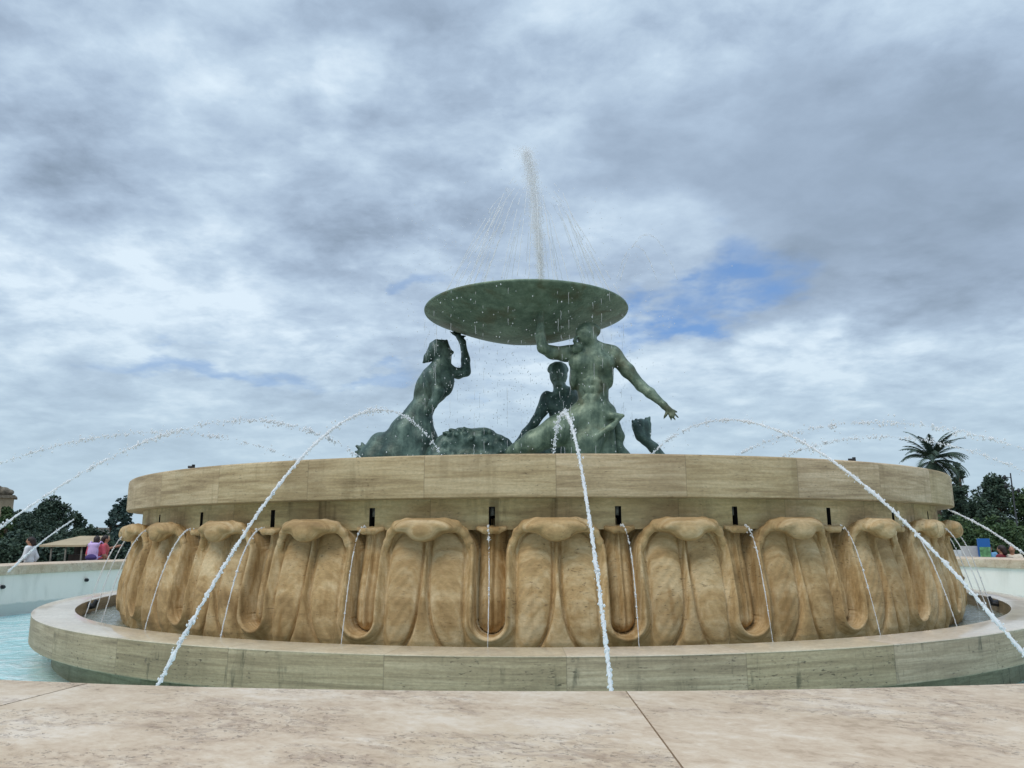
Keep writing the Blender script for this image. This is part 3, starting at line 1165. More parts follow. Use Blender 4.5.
for (dx, dy) in ((356.5, 446), (355.5, 452), (362, 443), (357, 458)):
    f.C([(367, 453, .02), (dx, dy, .04)], [4.6, 1.4], .03)
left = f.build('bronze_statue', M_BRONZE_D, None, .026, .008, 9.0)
tag(left, 'dark bronze merman in profile leaning in with one bent arm under the bowl', 'statue', 'bronze mermen under the bowl')

# -- third triton, low behind the front one
f = Fig(1.5, .09)
f.E((566, 410), (17, 14, 24), R(4))
f.E((556, 404, -.1), (9, 7, 8))
f.E((572, 402, -.1), (9, 7, 8))
f.C([(560, 392, 0), (559, 384, -.02)], [6.5, 6.0])
f.E((558.5, 375, -.05), (9, 10, 12), k=.03)
f.E((558, 368.5, .02), (9.4, 10.5, 6.5), k=.05)
for q in range(6):
    aa = R(10 + 32 * q)
    f.E((558 + 8.0 * math.cos(aa), 371 - 6.5 * math.sin(aa), -.02), (3, 4, 3), k=.04)
f.C([(558.5, 374, -.22), (558.5, 378, -.26)], [1.3, 1.8], .015)
f.C([(553, 373, -.2), (564, 373, -.2)], [1.3, 1.3], .015)
f.E((558.5, 384, -.16), (4, 4, 3.5), k=.03)
f.E((547, 398, 0), (6, 6.5, 7.5))
f.C([(546, 399, 0), (542, 411, -.04), (535, 422, -.10)], [6.2, 5.8, 4.6], .04)
f.C([(535, 422, -.10), (526, 433, -.02), (518, 443, -.12)], [4.5, 4.6, 3.2], .04)
hand(f, (518, 443, -.15), (515, 446.5, -.16), [(508, 450, -.2), (511, 451, -.22), (514, 452, -.22), (517, 452, -.2), (510, 446, -.1)], 2.8)
f.C([(566, 430, 0), (556, 446, 0), (540, 466, 0)], [17, 18, 20])
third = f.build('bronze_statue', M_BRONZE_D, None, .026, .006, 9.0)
tag(third, 'small looking bronze merman seated behind, half hidden by the front figure', 'statue', 'bronze mermen under the bowl')

# -- seaweed mound and tail fin
f = Fig(.2, .08)
f.C([(446, 446, 0), (462, 441, 0), (484, 441, 0), (500, 449, 0), (514, 460, 0)], [12, 12.5, 12.5, 12, 10])
f.C([(440, 458, 0), (512, 466, 0)], [16, 14])
rr_ = random.Random(3)
for q in range(46):
    tt_ = rr_.random()
    xx = 444 + tt_ * 66
    yy = 431 + 14 * max(0, (tt_ - .62) / .38) ** 1.4 + rr_.uniform(-2, 14) + (3 if tt_ < .1 else 0)
    f.E((xx, yy, -.22 + rr_.uniform(-.08, .12)), (rr_.uniform(1.6, 3.6), 3, rr_.uniform(1.4, 3.2)), rr_.uniform(-1, 1), k=.025)
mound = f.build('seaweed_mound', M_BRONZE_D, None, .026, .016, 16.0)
tag(mound, 'lumpy dark bronze mound of seaweed between the two mermen', 'sculpture')
f = Fig(.6, .04)
f.C([(662, 460, 0), (654, 448, 0), (645, 440, 0), (640, 434, 0)], [4.5, 5.0, 4.6, 4.6], .05)
f.C([(668, 468, 0), (656, 452, 0)], [8, 5])
for (ax_, ay_, bx_, by_) in ((641, 437, 632.5, 421), (641, 436, 636, 419.5), (642, 436, 641, 420), (643, 436, 646, 418.5), (644, 436, 649.5, 417.5), (644, 437, 650, 424), (645, 438, 649.5, 431)):
    f.C([(ax_, ay_, 0), ((ax_ + bx_) / 2, (ay_ + by_) / 2, .0), (bx_, by_, .02)], [4.0, 3.2, 1.3], .05)
f.C([(640, 436, 0), (636, 426, 0), (641, 423, 0), (647, 424, 0)], [4.5, 3.5, 3.5, 2.5], .05)
fin = f.build('tail_fin', M_BRONZE_D, None, .022)
tag(fin, 'upright jagged bronze fish tail standing below the outflung hand')
tag(fin, cat='fish tail')
fin.name = 'bronze_fish_tail'

# ------------------------------------------------------------------ water jets
def jet_path(phi, r0=5.0, z0=2.35, rp=6.75, zp=3.08, zend=-.2, ds=.03, lift=0.0, roff=0.0):
    k = (zp - z0) / (rp - r0) ** 2
    rend = rp + math.sqrt((zp - zend) / k)
    pts = []
    r = r0
    while r < rend:
        z = zp - k * (r - rp) ** 2
        slope = abs(2 * k * (r - rp))
        pts.append(Vector(ring_pt(r + roff, phi, z + lift * math.sin((r - r0) / (rend - r0) * math.pi))))
        r += ds / math.sqrt(1 + slope * slope)
    return pts


def jet_mesh(pts, rad0, rad1, solid_from, drops, rnd, spread=.06, beads=1.0, n=6):
    mb = MB()
    N = len(pts)
    ph = rnd.random() * 50
    # the stream: a rope of uneven water, broken into lumps where it is thin
    run, rr = [], []
    for i, p in enumerate(pts):
        q = i / (N - 1)
        base = rad0 + (rad1 - rad0) * q
        w = mnoise.noise(Vector((i * .33 + ph, 1.7, ph)))
        w2 = mnoise.noise(Vector((i * .9 + ph, 5.1, ph)))
        rad = base * (1.0 + .55 * w + .7 * w2)
        thr = max(0.0, (solid_from - q) / max(solid_from, 1e-3))
        broken = mnoise.noise(Vector((i * .21 + ph, 9.0, ph))) < -.55 + 1.5 * thr and thr > 0
        jit = base * .4
        pp = p + Vector((rnd.uniform(-jit, jit), rnd.uniform(-jit, jit), rnd.uniform(-jit, jit)))
        if broken:
            if len(run) > 2:
                rr[0] *= .3
                rr[-1] *= .3
                mb.tube(run, rr, n)
            run, rr = [], []
        else:
            run.append(pp)
            rr.append(max(rad, base * .25))
    if len(run) > 2:
        mb.tube(run, rr, n)
    # close froth on the rope itself
    fine = int(N * beads * (3.2 if solid_from < .6 else 1.5))
    for _ in range(fine):
        q = solid_from * .35 + (1 - solid_from * .35) * rnd.random()
        i = min(N - 1, int(q * (N - 1)))
        base = rad0 + (rad1 - rad0) * q
        p = pts[i] + Vector((rnd.gauss(0, base * .55), rnd.gauss(0, base * .55), rnd.gauss(0, base * .6)))
        mb.drop(p, base * rnd.uniform(.30, .75), (1, 1, rnd.uniform(.8, 1.5)))
    # loose drops, in lumps where the arc is thin
    cl = None
    for _ in range(drops):
        if cl is None or rnd.random() < .35:
            cl = rnd.random() ** (1.0 if solid_from < .6 else 1.25)
        i = int(cl * (N - 1))
        q = i / (N - 1)
        s_ = spread * (.35 + .65 * math.sin(math.pi * min(1, q * 1.6)))
        if rnd.random() < .65:
            s_ *= .35
        p = pts[i] + Vector((rnd.gauss(0, s_), rnd.gauss(0, s_), rnd.gauss(0, s_ * .9)))
        mb.drop(p, rnd.uniform(.004, .013) * beads * (1.35 if solid_from > .6 else 1), (1, 1, rnd.uniform(.8, 1.7)))
    return mb


JETS = {
    0: 'thick white water jet falling straight down in front of the central leaf',
    -1: 'long white water jet slanting down leftwards across the drum front',
    1: 'long white water jet slanting down rightwards across the drum front',
    -2: 'high water jet arching out over the left end of the stone rim',
    2: 'spattering water jet arching past the palm tree on the right',
    -3: 'far water jet arching low behind the left end of the drum',
    3: 'far water jet arching low behind the right end of the drum',
}
ARCS = {0: (3.0, 6.5, 3.06, .185), -1: (-17, 6.25, 3.2, .181), 1: (22, 6.15, 3.07, .142), -2: (-39, 6.2, 3.26, .142), 2: (43, 6.5, 3.16, .105),
        -3: (-60, 6.8, 3.3, .10), 3: (63, 6.3, 3.2, .14)}
rj = random.Random(11)
for k in range(-3, 4):
    phi, rp, zp, kk = ARCS[k]
    pts = []
    r = 4.3
    while True:
        z = zp - kk * (r - rp) ** 2
        if z < -.2:
            break
        pts.append(Vector(ring_pt(r, R(phi), z)))
        r += .022 / math.sqrt(1 + (2 * kk * (r - rp)) ** 2)
    near = abs(k) <= 1
    mb = jet_mesh(pts, .008 if near else .006, .016, .50 if near else .80, 900, rj, spread=.032 if near else .05)
    o = mb.build('water_jet', M_JET, None, True)
    tag(o, JETS[k], 'water jet', 'water jets arching from the fountain')

# lower jets that leave from under the rim's ends and cross the pool
for (a_px, b_px, Y0, lab) in (((945, 508), (1030, 558), -1.5, 'single straight water jet shooting right from below the rim towards trees'),
                              ((76, 518), (8, 572), 0.5, 'straight white water jet crossing in front of the person in the white shirt')):
    A, B = at(*a_px, Y0), at(*b_px, Y0 - 1.0)
    N = 120
    pts = [A.lerp(B, i / N) + Vector((0, 0, .07 * math.sin(math.pi * i / N))) for i in range(N + 1)]
    o = jet_mesh(pts, .011, .017, .12, 60, rj, .02).build('water_jet', M_JET, None, True)
    tag(o, lab, 'water jet', 'water jets arching from the fountain')

# thin spouts from the narrow leaves into the lower basin
vis = [k for k in range(-6, 6)]
names = {-6: 'farthest left thin spout pouring from the drum side into the basin', -5: 'second thin spout from the left end of the drum, curving outward',
         -4: 'third thin spout from the left end of the drum, curving outward', -3: 'thin slanting spout from the narrow leaf left of the long left jet',
         -2: 'thin spout partly hidden beside the long left jet', -1: 'thin trickle from the narrow leaf just left of the drum centre',
         0: 'thin trickle from the narrow leaf just right of the central jet', 1: 'thin slanting spout from the second narrow leaf right of the central jet',
         2: 'thin slanting spout crossed above by the long right jet', 3: 'thin spout running down behind the long right jet',
         4: 'second thin spout from the right end of the drum, curving outward', 5: 'farthest right thin spout pouring from the drum side into the basin'}
rs = random.Random(5)
for k in range(-7, 7):
    th = LEAF0 + BLOCK * (k + .5)
    reach = rs.uniform(.50, .62)
    pts = []
    N = 90
    for i in range(N + 1):
        q = i / N
        r = 7.36 + reach * q
        z = 1.70 + .10 * q - (1.50) * q * q
        pts.append(Vector(ring_pt(r, th + .004 * math.sin(q * 3 + k), z)))
    if k == -2:
        pts = pts
    fat = .0055 if abs(k) < 3 else .008
    o = jet_mesh(pts, fat * 1.1, fat * .8, .55 if abs(k) < 3 else .25, 46, rs, .012, 1.0, 5).build('water_spout', M_JET, None, True)
    lab = names.get(k, 'thin spout at the far %s flank of the drum, mostly hidden' % ('left' if k < 0 else 'right'))
    tag(o, lab, 'water spout', 'thin spouts from the narrow leaves')

# plume above the bowl
ru = random.Random(21)
mb = MB()
spine = [at(*q, 0.0) for q in ((541, 284), (540.5, 262), (539, 245), (537, 225), (535.5, 205), (533, 185), (530, 167), (526.5, 151))]
wide = [.034, .042, .056, .066, .074, .080, .076, .062]
for i in range(15000):
    q = ru.random() ** .9 * 6.999
    j = int(q)
    c = spine[j].lerp(spine[j + 1], q - j)
    s_ = (wide[j] + (wide[j + 1] - wide[j]) * (q - j)) * (1 + .5 * mnoise.noise(Vector((q * 3, 2, 5))))
    c = c + Vector((.035 * mnoise.noise(Vector((q * 2.2, 8, 1))), 0, 0))
    p = c + Vector((ru.gauss(0, s_), ru.gauss(0, s_), ru.gauss(0, .05)))
    mb.drop(p, ru.uniform(.003, .0095), (1, 1, ru.uniform(1, 2.4)))
for i in range(160):
    p = spine[-1] + Vector((ru.gauss(-.05, .13), ru.gauss(0, .1), ru.gauss(0, .05)))
    mb.drop(p, ru.uniform(.005, .014), (1, 1, 1.2))
o = mb.build('water_plume', M_PLUME, None, True)
tag(o, 'tall wavering plume of white water shooting up from the bowl', 'water plume')

# fine falling threads round the plume and below the bowl, loose droplets round the statues
mb = MB()


def thread(A, B, r, gapp, bow=0.0, n=40):
    run = []
    for i in range(n + 1):
        q = i / n
        p = A.lerp(B, q) + Vector((0, 0, bow * math.sin(math.pi * q)))
        p += Vector((ru.gauss(0, .004), 0, 0))
        if ru.random() < gapp:
            if len(run) > 1:
                mb.tube(run, r, 4)
            run = []
        else:
            run.append(p)
    if len(run) > 1:
        mb.tube(run, r, 4)


for i in range(42):
    aa = 2 * math.pi * i / 42 + ru.uniform(-.06, .06)
    r1 = ru.uniform(1.45, 2.12)
    r0 = r1 * .46
    z0 = ru.uniform(8.2, 8.9)
    cx = BX
    A = Vector((cx + .15 + r0 * math.sin(aa), r0 * math.cos(aa), z0))
    B = Vector((cx + .06 + r1 * math.sin(aa), r1 * math.cos(aa), BZ - .02))
    C_ = A + Vector((-.35 * math.sin(aa), -.35 * math.cos(aa), .45))
    thread(C_, A, .0048, .30, 0, 14)
    thread(A, B, .0068, .04, .05)
for i in range(34):
    aa = ru.random() * 2 * math.pi
    r1 = BR + ru.uniform(-.02, .06)
    A = Vector((BX + r1 * math.sin(aa), r1 * math.cos(aa), BZ - .05))
    B = A + Vector((ru.uniform(-.05, .05), 0, -3.6))
    thread(A, B, .0034, .45, 0, 60)
for i in range(2):
    for s_ in range(2):
        c = at(636 + 12 * i, 262, -.4)
        w_, h_ = .42 + .18 * i, .75 + .25 * i
        pts = [c + Vector((w_ * (q / 16 - 1), 0, h_ * (1 - (q / 16 - 1) ** 2) - .4 + .03 * s_)) for q in range(33)]
        for q in range(32):
            if ru.random() > .35:
                mb.tube(pts[q:q + 2], .005, 4)
for i in range(2200):
    aa = ru.random() * 2 * math.pi
    rr2 = abs(ru.gauss(1.9, .9))
    z = ru.uniform(2.6, 8.4)
    mb.drop((BX + rr2 * math.sin(aa), rr2 * math.cos(aa), z), ru.uniform(.004, .011), (1, 1, 1.6))
o = mb.build('spray', M_JET, None, True)
tag(o, 'veil of fine water threads and droplets round the bowl', 'spray', kind='stuff')

# ------------------------------------------------------------------ trees and background
def leaf_mat(name, c0, c1):
    mt, t, b = material(name)
    pos = t.n('ShaderNodeNewGeometry').outputs['Position']
    n = t.noise(pos, 1.6, 3)
    n2 = t.noise(pos, 7.0, 2)
    q = t.m('ADD', t.m('MULTIPLY', n, .6), t.m('MULTIPLY', n2, .4))
    t.link(t.mix(t.ss(q, .36, .64), c0, c1), b.inputs['Base Color'])
    b.inputs['Roughness'].default_value = .6
    b.inputs['Specular IOR Level'].default_value = .3
    return mt


M_LEAF_DARK = leaf_mat('dark_foliage', (.024, .048, .036), (.075, .115, .072))
M_LEAF_GREEN = leaf_mat('green_foliage', (.028, .062, .026), (.090, .140, .052))
M_LEAF_BLUE = leaf_mat('blue_green_foliage', (.030, .060, .056), (.075, .120, .100))
M_PALM = leaf_mat('palm_fronds', (.030, .056, .042), (.085, .125, .080))
M_BARK = plain('bark', lin(82, 70, 56), .9, var=.35, scale=9)


def leaves(mb, c, rad, n, size, rnd, shell=.55):
    for _ in range(n):
        while True:
            d = Vector((rnd.uniform(-1, 1), rnd.uniform(-1, 1), rnd.uniform(-1, 1)))
            if .02 < d.length < 1:
                break
        L = d.length
        d = d / L * (L ** shell)
        p = Vector(c) + Vector((d.x * rad[0], d.y * rad[1], d.z * rad[2]))
        a = Vector((rnd.gauss(0, 1), rnd.gauss(0, 1), rnd.gauss(0, .7))).normalized()
        b_ = a.orthogonal().normalized()
        b_ = (b_ * math.cos(rnd.random() * 6.28) + a.cross(b_) * math.sin(rnd.random() * 6.28)).normalized()
        s_ = size * rnd.uniform(.6, 1.3)
        a, b_ = a * s_, b_ * s_ * .55
        mb.add([p - a, p - a * .1 + b_, p + a, p - a * .1 - b_], [(0, 1, 2, 3)])


def tree(name, px, top, hw, Y, mat, label, cat='tree', group=None, seed=1, bottom=.15, dens=1.0, lobes=16, lean=0.0):
    rnd = random.Random(seed)
    g = at(px, 560, Y)
    H = at(px, top, Y).z
    w = hw * (Y + 16) / F_PX * 1.02
    root = tag(empty(name, (g.x, Y, 0)), label, cat, group)
    zc0 = H * bottom
    mb = MB()
    th = .05 * H + .06
    trunk = [(0, 0, -.1), (.05 * w, 0, H * .25), (lean * w * .5, .05 * w, H * .5), (lean * w, 0, H * .85)]
    mb.tube(trunk, [th, th * .8, th * .55, th * .15], 8)
    cr = MB()
    for i in range(lobes):
        a = rnd.random() * 6.283
        q = rnd.random() ** .6
        zz = zc0 + (H - zc0) * (i + .5) / lobes
        prof = math.sin(math.pi * min(.97, max(.1, (zz - zc0) / (H - zc0) * .86 + .14))) ** .55
        lr = w * rnd.uniform(.26, .46)
        c = Vector((math.cos(a) * (w * prof - lr * .7) * q + lean * w * zz / H, math.sin(a) * (w * prof - lr * .7) * q, min(zz, H - lr * .55)))
        mb.tube([Vector(trunk[1]).lerp(Vector(trunk[2]), rnd.random()), c * .6 + Vector((0, 0, c.z * .3)), c], [th * .3, th * .2, th * .06], 5)
        size = max(.10, .0021 * (Y + 16))
        n = int(dens * 230 * (lr / (size * 5)) ** 1.3)
        leaves(cr, c, (lr, lr, lr * rnd.uniform(.62, .85)), n, size, rnd)
        for _ in range(6):
            d = Vector((rnd.gauss(0, 1), rnd.gauss(0, 1), rnd.gauss(.3, 1))).normalized()
            leaves(cr, c + d * lr, (lr * .28, lr * .28, lr * .22), max(6, n // 22), size, rnd, 1.0)
    tr = mb.build('trunk', M_BARK, root, True)
    co = cr.build('crown', mat, root)
    return root


GL = 'trees beyond the pool wall'
tree('broad_tree', 46, 502, 26, 62, M_LEAF_DARK, 'dark broad round-crowned tree behind the person in the white shirt', group=GL, seed=2, lobes=22)
tree('broad_tree', 16, 513, 20, 70, M_LEAF_DARK, 'dark lower tree between the stone tower and the broad round tree', group=GL, seed=3, lobes=16)
tree('leafy_tree', 2, 508, 15, 44, M_LEAF_GREEN, 'mid green tree at the foot of the stone tower', group=GL, seed=4, lobes=16)
tree('broad_tree', 71, 514, 12, 74, M_LEAF_DARK, 'small dark tree at the edge of the gap of open sky', group=GL, seed=5, lobes=12)
tree('cypress_tree', 121, 498, 16, 64, M_LEAF_BLUE, 'tall bluish tree rising close beside the left end of the drum', group=GL, seed=6, lobes=20, bottom=.05)
tree('cypress_tree', 108, 512, 9, 66, M_LEAF_BLUE, 'narrower bluish tree beside the pale gap of sky', group=GL, seed=7, lobes=12, bottom=.05)
tree('low_hedge', 88, 531, 26, 40, M_LEAF_DARK, 'low dark hedge behind the person with the backpack', 'hedge', seed=8, lobes=22, bottom=.0)
tree('low_hedge', 30, 527, 52, 48, M_LEAF_DARK, 'long dark hedge in the shade under the broad tree', 'hedge', seed=18, lobes=34, bottom=.0, dens=1.2)
tree('low_hedge', 122, 530, 22, 50, M_LEAF_BLUE, 'bluish hedge under the tall tree by the drum', 'hedge', seed=28, lobes=22, bottom=.0)
tree('broad_tree', 962, 487, 24, 60, M_LEAF_DARK, 'dark spreading tree just right of the palm', group=GL, seed=9, lobes=24, bottom=.03)
tree('broad_tree', 1003, 479, 26, 72, M_LEAF_DARK, 'tall dark tree behind the lamp post', group=GL, seed=10, lobes=24, bottom=.03)
tree('broad_tree', 985, 503, 24, 52, M_LEAF_DARK, 'lower dark tree between the spreading tree and the lamp post', group=GL, seed=11, lobes=20, bottom=.03)
tree('leafy_tree', 1034, 494, 28, 50, M_LEAF_GREEN, 'greener tree cut by the right edge of the view', group=GL, seed=12, lobes=22, bottom=.03)
tree('slender_tree', 968, 463, 8, 66, M_LEAF_DARK, 'slender dark tufted tree top standing close to the palm', group=GL, seed=13, lobes=12, bottom=.45)
tree('low_hedge', 985, 528, 52, 40, M_LEAF_GREEN, 'dark green clipped hedge behind the blue display board', 'hedge', seed=14, lobes=36, bottom=.0, dens=1.3)


def palm(px, cy, Y, rad_px, label):
    rnd = random.Random(31)
    g = at(px, 560, Y)
    hub = at(px, cy, Y)
    H = hub.z
    w = rad_px * (Y + 16) / F_PX
    root = tag(empty('palm_tree', (g.x, Y, 0)), label, 'palm tree')
    mb = MB()
    pts = [(0, 0, -.1)] + [(.12 * math.sin(q * 2), 0, H * q) for q in (.15, .3, .45, .6, .75, .9, 1.0)]
    mb.tube(pts, [.42, .34, .30, .28, .27, .28, .36, .30], 10)
    mb.build('trunk', M_BARK, root, True)
    cr = MB()
    for i in range(78):
        az = rnd.random() * 6.283
        el = rnd.choice([R(rnd.uniform(35, 85)), R(rnd.uniform(-5, 45)), R(rnd.uniform(-70, 0)), R(rnd.uniform(-85, -30))])
        Lf = w * rnd.uniform(.8, 1.08)
        h = Vector((math.cos(az), math.sin(az), 0))
        p = Vector((pts[-1][0], 0, H))
        prev = p
        side = Vector((-math.sin(az), math.cos(az), 0))
        N = 22
        e = el
        line = [p]
        for j in range(N):
            d = h * math.cos(e) + Vector((0, 0, math.sin(e)))
            p = p + d * (Lf / N)
            e -= R(2.6 + 3.0 * j / N) * (1.0 if el < R(50) else .8)
            line.append(p)
            q = (j + 1) / N
            if q > .14:
                ll = Lf * .20 * math.sin(math.pi * min(1, q * .85 + .12)) + .08
                for s_ in (-1, 1):
                    tip = p + side * s_ * ll * .75 + d * ll * .55 + Vector((0, 0, -ll * .30 + rnd.uniform(-.05, .05)))
                    wv = d * (.085)
                    cr.add([p - wv, p + wv, tip], [(0, 1, 2)])
        cr.tube(line, [.035 * (1 - .8 * k / N) for k in range(N + 1)], 4)
    cr.build('crown', M_PALM, root)


tree('low_hedge', 20, 546, 62, 24, M_LEAF_DARK, 'low dark hedge just behind the tan-roofed stall', 'hedge', seed=38, lobes=40, bottom=.0, dens=1.3)
tree('low_hedge', 95, 544, 34, 24, M_LEAF_DARK, 'low dark hedge behind the two people in pink and coral', 'hedge', seed=39, lobes=26, bottom=.0, dens=1.3)


palm(942, 461, 55, 39, 'tall palm tree with spreading fronds above the right end of the rim')

# lamp post on the right
M_POST = plain('lamp_paint', lin(52, 54, 56), .5, .4)
g = at(1021.5, 560, 44)
H = at(1021.5, 473, 44).z
lamp = tag(empty('street_lamp', (g.x, 44, 0)), 'thin dark lamp post with side arms in front of the tall dark tree', 'street lamp')
mb = MB()
mb.tube([(0, 0, 0), (0, 0, .5), (0, 0, .52), (0, 0, H)], [.11, .11, .06, .045], 10)
mb.build('pole', M_POST, lamp, True)
for (zz, s_) in ((H - 1.0, -1), (H - 1.35, 1), (H - .35, -1)):
    mb = MB()
    mb.tube([(0, 0, zz), (s_ * .45, 0, zz + .06)], .03, 6)
    arm = mb.build('arm', M_POST, lamp, True)
    mb = MB()
    mb.tube([(s_ * .42, 0, zz - .12), (s_ * .46, 0, zz + .02), (s_ * .46, 0, zz + .2)], [.10, .12, .06], 10)
    mb.build('lantern', M_POST, arm, True)

# stone tower at the left edge
M_TOWER = plain('tower_stone', lin(160, 146, 122), .9, var=.15, scale=1.2)
M_TOWERD = plain('tower_stone_dark', lin(118, 110, 96), .9, var=.3, scale=3)
Y = 78
xr = at(9.5, 520, Y).x
zt = at(5, 497.5, Y).z
tower = tag(empty('stone_tower', (xr - 2.75, Y, 0)), 'pale stone tower with a cornice and carved crest at the left edge', 'tower')
mb = MB()
mb.box((0, 2.4, zt / 2), (4.8, 4.8, zt))
mb.build('wall', M_TOWER, tower)
mb = MB()
mb.box((0, 2.4, zt + .10), (5.5, 5.5, .20))
mb.box((0, 2.4, zt + .28), (5.15, 5.15, .16))
mb.build('cornice', M_TOWERD, tower)
sc = Solid(.15)
for (xx, zz, r_) in ((1.3, .8, .7), (.4, 1.1, .75), (-.6, 1.3, .8), (1.9, .65, .5), (.2, 1.9, .45), (-.1, 2.35, .25), (-1.6, .9, .8)):
    sc.ell((xx, 1.2, zt + .2 + zz * .8), (r_, .6, r_ * .8))
sc.build('crest', M_TOWERD, tower, .12, .03, 5)
tower.rotation_euler = (0, 0, R(33))

# far pale house in the gap between the trees
M_FAR = plain('far_plaster', lin(176, 172, 162), .9, var=.08, scale=.5)
M_FARROOF = plain('far_roof', lin(150, 140, 128), .9, var=.1, scale=.5)
Y = 120
a_, b_ = at(76, 540, Y), at(99, 529, Y)
house = tag(empty('far_house', ((a_.x + b_.x) / 2, Y, 0)), 'pale flat-roofed far house seen in the gap between trees', 'house')
wd = b_.x - a_.x
mb = MB()
mb.box((0, 4, b_.z / 2), (wd, 8, b_.z))
wl = mb.build('wall', M_FAR, house)
mb = MB()
mb.box((0, 4, b_.z + .12), (wd + .4, 8.4, .24))
mb.build('roof', M_FARROOF, house)
for i in range(3):
    mb = MB()
    mb.box((-wd / 2 + wd * (i + .5) / 3, -.02, b_.z * .62), (.6, .08, .9))
    mb.build('window', M_DARK, house)

# low stall with a tan sloping roof
M_AWN = plain('tan_canvas', lin(176, 158, 128), .85, var=.1, scale=2)
Y = 15.0
p0, p1 = at(44, 545, Y), at(90, 545, Y)
zr = at(60, 536, Y + 1.6).z
stall = tag(empty('market_stall', ((p0.x + p1.x) / 2, Y, 0)), 'low stall with a tan sloping roof behind the pool wall', 'stall')
wd = p1.x - p0.x
mb = MB()
V = [(-wd / 2, -.3, p0.z), (wd / 2, -.3, p0.z), (wd / 2 - .1, 1.6, zr), (-wd / 2 + .5, 1.6, zr)]
mb.add(V + [(v[0], v[1], v[2] - .07) for v in V], [(0, 1, 2, 3), (7, 6, 5, 4), (0, 4, 5, 1), (1, 5, 6, 2), (2, 6, 7, 3), (3, 7, 4, 0)])
mb.build('roof', M_AWN, stall)
for xx in (-wd / 2 + .45, 0.05 * wd, wd / 2 - .2):
    mb = MB()
    mb.tube([(xx, -.2, 0), (xx, -.2, p0.z - .03)], .035, 8)
    mb.build('post', M_GREYPIPE, stall, True)
mb = MB()
mb.box((0, 1.45, .62), (wd - .8, .06, 1.24))
mb.build('back_panel', M_DARK, stall)
mb = MB()
mb.box((.2, .7, .45), (wd - 1.2, .6, .9))
mb.build('counter', plain('counter_wood', lin(62, 52, 46), .8), stall)


# ------------------------------------------------------------------ people
M_SKIN = plain('skin', lin(176, 130, 104), .6, var=.06)
M_HAIR = plain('dark_hair', lin(44, 30, 26), .6)
M_SHOE = plain('dark_shoe', lin(36, 34, 36), .6)
CLOTH = {}


def cloth(name, rgb):
    if name not in CLOTH:
        CLOTH[name] = plain(name, lin(*rgb), .85, var=.08, scale=8)
    return CLOTH[name]


